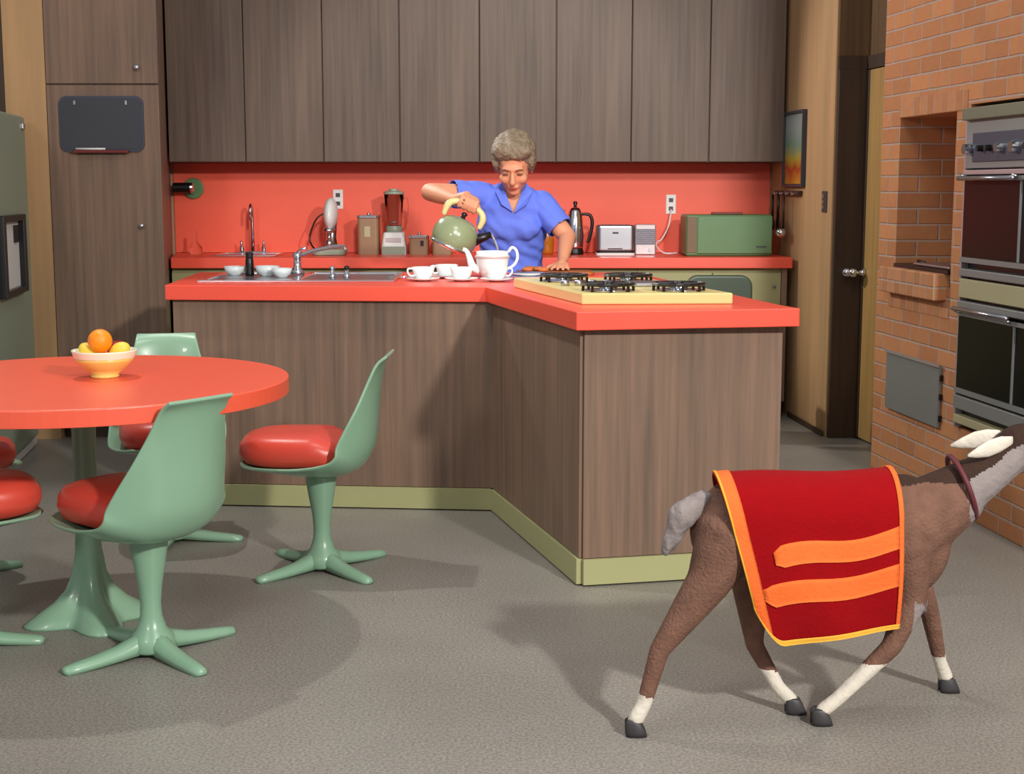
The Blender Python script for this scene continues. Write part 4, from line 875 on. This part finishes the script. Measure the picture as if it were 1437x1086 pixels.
# head reaching out of the frame
b_.ball((1.285, ty(1.285), 0.668), (0.072, 0.052, 0.056)); b_.capsule((1.30, ty(1.30), 0.668), (1.43, ty(1.43), 0.655), 0.047, 0.030); b_.capsule((1.28, ty(1.28), 0.63), (1.41, ty(1.41), 0.63), 0.034, 0.022)
b_.capsule((1.35, ty(1.35), 0.61), (1.36, ty(1.36), 0.585), 0.010, 0.005)
def leg(pts, rad):
    for (a, c_, r0, r1) in zip(pts, pts[1:], rad, rad[1:]): b_.capsule(a, c_, r0, r1)
legs = [([(0.53, 3.37, 0.47), (0.475, 3.345, 0.365), (0.355, 3.31, 0.205), (0.318, 3.295, 0.075), (0.298, 3.288, 0.04)], [0.088, 0.055, 0.025, 0.019, 0.020]),
        ([(0.57, 3.47, 0.45), (0.60, 3.48, 0.33), (0.612, 3.475, 0.165), (0.672, 3.45, 0.06), (0.70, 3.435, 0.035)], [0.085, 0.052, 0.023, 0.018, 0.019]),
        ([(0.97, 3.43, 0.42), (0.985, 3.41, 0.30), (0.935, 3.385, 0.19), (0.80, 3.365, 0.062), (0.765, 3.36, 0.036)], [0.07, 0.04, 0.025, 0.018, 0.019]),
        ([(1.01, 3.52, 0.42), (1.03, 3.53, 0.32), (1.075, 3.55, 0.225), (1.115, 3.58, 0.085), (1.135, 3.59, 0.04)], [0.068, 0.038, 0.025, 0.018, 0.020])]
for p_, r_ in legs: leg(p_, r_)
me = remesh(b_, 0.0062, 6)
for q in ('fur', 'furdark', 'furwhite', 'furgrey'): me.materials.append(M[q])
mi = []
for p in me.polygons:
    c_ = p.center; nz_ = noise.noise(c_ * 12) * 0.03; k = 0
    if c_.z < 0.105 + nz_: k = 2
    elif c_.z < 0.155 + nz_ and 0.75 < c_.x < 0.95: k = 2
    elif c_.x > 1.115 + nz_ and c_.z < 0.662 + nz_ * 0.5 + (c_.x - 1.24) * 0.6 and c_.z > 0.46: k = 3
    elif c_.x > 1.2: k = 1
    elif c_.z > 0.585 + nz_ * 0.3: k = 1
    elif c_.x > 0.98 and c_.z < 0.5: k = 3 if noise.noise(c_ * 7) > 0.25 else 0
    elif c_.x < 0.50 and 0.30 < c_.z < 0.42 and c_.y > 3.36: k = 1
    mi.append(k)
me.polygons.foreach_set('material_index', mi); me.transform(Matrix.Translation(-GO))
o = bpy.data.objects.new('body', me); C.objects.link(o); o.parent = gt
# hooves, cloven
for p_, fw in zip(legs, ((-0.2, 0.5), (0.75, 0.4), (-0.55, 0.45), (0.6, 0.5))):
    e = Vector(p_[0][-1]); 
    for s_ in (-1, 1):
        hb = MB(); c_ = Vector((e.x + fw[0] * 0.012, e.y + s_ * 0.011, 0))
        rs = [[c_ + Vector((0.026 * k * math.cos(2 * PI * i / 12) + sx, 0.0105 * k * math.sin(2 * PI * i / 12), z)) for i in range(12)] for k, z, sx in ((1.0, 0.0, 0.004), (0.95, 0.012, 0.002), (0.75, 0.036, -0.004), (0.4, 0.042, -0.006))]
        hb.rings(rs); obj('hoof', shift(hb, GO), 'hoof', gt, smooth=True)
# tail
b_ = MB(); b_.capsule((0.465, ty(.46), 0.555), (0.415, ty(.42), 0.515), 0.024, 0.034); b_.capsule((0.415, ty(.42), 0.515), (0.375, ty(.38), 0.43), 0.036, 0.014)
me = remesh(b_, 0.006, 3)
for v in me.vertices: v.co += v.normal * 0.006 * noise.noise(Vector((v.co.x * 60, v.co.y * 60, v.co.z * 20))); v.co -= GO
obj('tail', me, 'furgrey', gt)
for s_ in (-1, 1):
    b_ = MB(); base = Vector((1.235, ty(1.235) + s_ * 0.046, 0.69))
    rs = []
    for q, hw in ((0, 0.010), (0.03, 0.020), (0.06, 0.022), (0.09, 0.014), (0.115, 0.004)):
        cc = base + Vector((-q, s_ * q * 0.2, -q * 0.3)); rs.append([cc + Vector((0, 0.006 * math.cos(2 * PI * i / 12), hw * math.sin(2 * PI * i / 12))) for i in range(12)])
    b_.rings(rs); obj('ear', shift(b_, GO), 'furwhite', gt, smooth=True)
    obj('eye', shift(MB().ball((1.315, ty(1.315) + s_ * 0.046, 0.682), 0.009), GO), 'black', gt, smooth=True)
obj('neck_strap', shift(MB().tube([Vector((1.125, ty(1.125), 0.565)) + Vector((-0.03 * math.cos(2 * PI * i / 24), 0.074 * math.sin(2 * PI * i / 24), 0.078 * math.cos(2 * PI * i / 24))) for i in range(25)], 0.007, 8), GO), 'strap', gt, smooth=True)

# blanket: near edge hangs low, thrown over the back
nu, nv = 60, 72
def bl_pt(u, v, off=0.0):
    # u along the goat 0 rear..1 front; v 0 = near hem .. 1 = far hem
    hem = 0.212 + 0.035 * u ** 1.3
    if u < 0.17: hem += 0.095 * ((0.17 - u) / 0.17) ** 2.4
    topz = 0.612 + 0.004 * math.sin(u * 7)
    hw = 0.118
    s = v * 2 - 1  # -1 near, 0 top, 1 far
    a = abs(s)
    if a < 0.34:
        t_ = a / 0.34 * (PI / 2); y = hw * math.sin(t_) ; z = topz - 0.115 * (1 - math.cos(t_)); n_ = Vector((0, math.sin(t_), math.cos(t_)))
    else:
        t_ = (a - 0.34) / 0.66; z0 = topz - 0.115; z = z0 + (hem - z0) * t_; y = hw + 0.012 * math.sin(t_ * 3) - 0.004 * t_; n_ = Vector((0, 1, 0))
    dropf = (topz - z) / (topz - 0.21)
    y += 0.006 * math.sin(u * 9 + z * 12) * dropf
    x = 0.492 + 0.115 * dropf * 1.0 + u * ((0.942 - 0.012 * 0) - 0.492 - 0.115 * dropf * 1.0)
    sg = -1 if s < 0 else 1
    p = Vector((x, ty(x) + sg * y, z)); n_.y *= sg
    return p + n_ * off
bo_ = thing('blanket', 'red felt blanket with orange edging draped over the trotting goat', 'blanket', tuple(GO))
def patch(us, vs_, off, th=0.006):
    vs = []; fs = []; nu_, nv_ = len(us), len(vs_[0]) if isinstance(vs_[0], (list, tuple)) else len(vs_)
    for k in (off, off + th):
        for i, u in enumerate(us):
            row = vs_[i] if isinstance(vs_[0], (list, tuple)) else vs_
            for v in row: vs.append(bl_pt(u, v, k) - GO)
    N = nu_ * nv_; ix = lambda i, j, k: k * N + i * nv_ + j
    for i in range(nu_ - 1):
        for j in range(nv_ - 1):
            fs.append((ix(i, j, 0), ix(i + 1, j, 0), ix(i + 1, j + 1, 0), ix(i, j + 1, 0))); fs.append((ix(i, j, 1), ix(i, j + 1, 1), ix(i + 1, j + 1, 1), ix(i + 1, j, 1)))
    for i in range(nu_ - 1):
        for j in (0, nv_ - 1): fs.append((ix(i, j, 0), ix(i + 1, j, 0), ix(i + 1, j, 1), ix(i, j, 1)))
    for j in range(nv_ - 1):
        for i in (0, nu_ - 1): fs.append((ix(i, j, 0), ix(i, j + 1, 0), ix(i, j + 1, 1), ix(i, j, 1)))
    return MB().add(vs, fs)
def ls(a, c_, n): return [a + (c_ - a) * i / (n - 1) for i in range(n)]
obj('cloth', patch(ls(0, 1, nu), ls(0, 1, nv), 0.0), 'felt', bo_, smooth=True)
obj('rear_border', patch(ls(0.0, 0.085, 8), ls(0, 1, nv), 0.0065, 0.003), 'feltorange', bo_, smooth=True)
obj('front_border', patch(ls(0.972, 1.0, 5), ls(0, 1, nv), 0.0065, 0.003), 'feltorange', bo_, smooth=True)
obj('hem_piping', patch(ls(0.0, 1.0, nu), ls(0, 0.016, 4), 0.0098, 0.002), 'feltyellow', bo_, smooth=True)
obj('hem_piping', patch(ls(0.0, 0.012, 3), ls(0.016, 0.984, nv), 0.0098, 0.002), 'feltyellow', bo_, smooth=True)
def zv(u, z):   # near-side v for a height
    hem = 0.212 + 0.035 * u ** 1.3; z0 = 0.612 - 0.115; t_ = (z - z0) / (hem - z0); return 0.5 - 0.5 * (0.34 + 0.66 * t_)
def stripe(u0, u1, zc0, zc1, wz):
    us = ls(u0, u1, 30); rows = []
    for i, u in enumerate(us):
        f_ = i / 29; zc = zc0 + (zc1 - zc0) * f_ + 0.006 * math.sin(f_ * 7); w_ = wz * min(1, 0.55 + i * 0.22)
        rows.append(ls(zv(u, zc - w_ / 2), zv(u, zc + w_ / 2), 6))
    return patch(us, rows, 0.0065, 0.004)
obj('stripe', stripe(0.20, 0.971, 0.432, 0.470, 0.052), 'feltorange', bo_, smooth=True)
obj('stripe', stripe(0.086, 0.971, 0.335, 0.380, 0.055), 'feltorange', bo_, smooth=True)
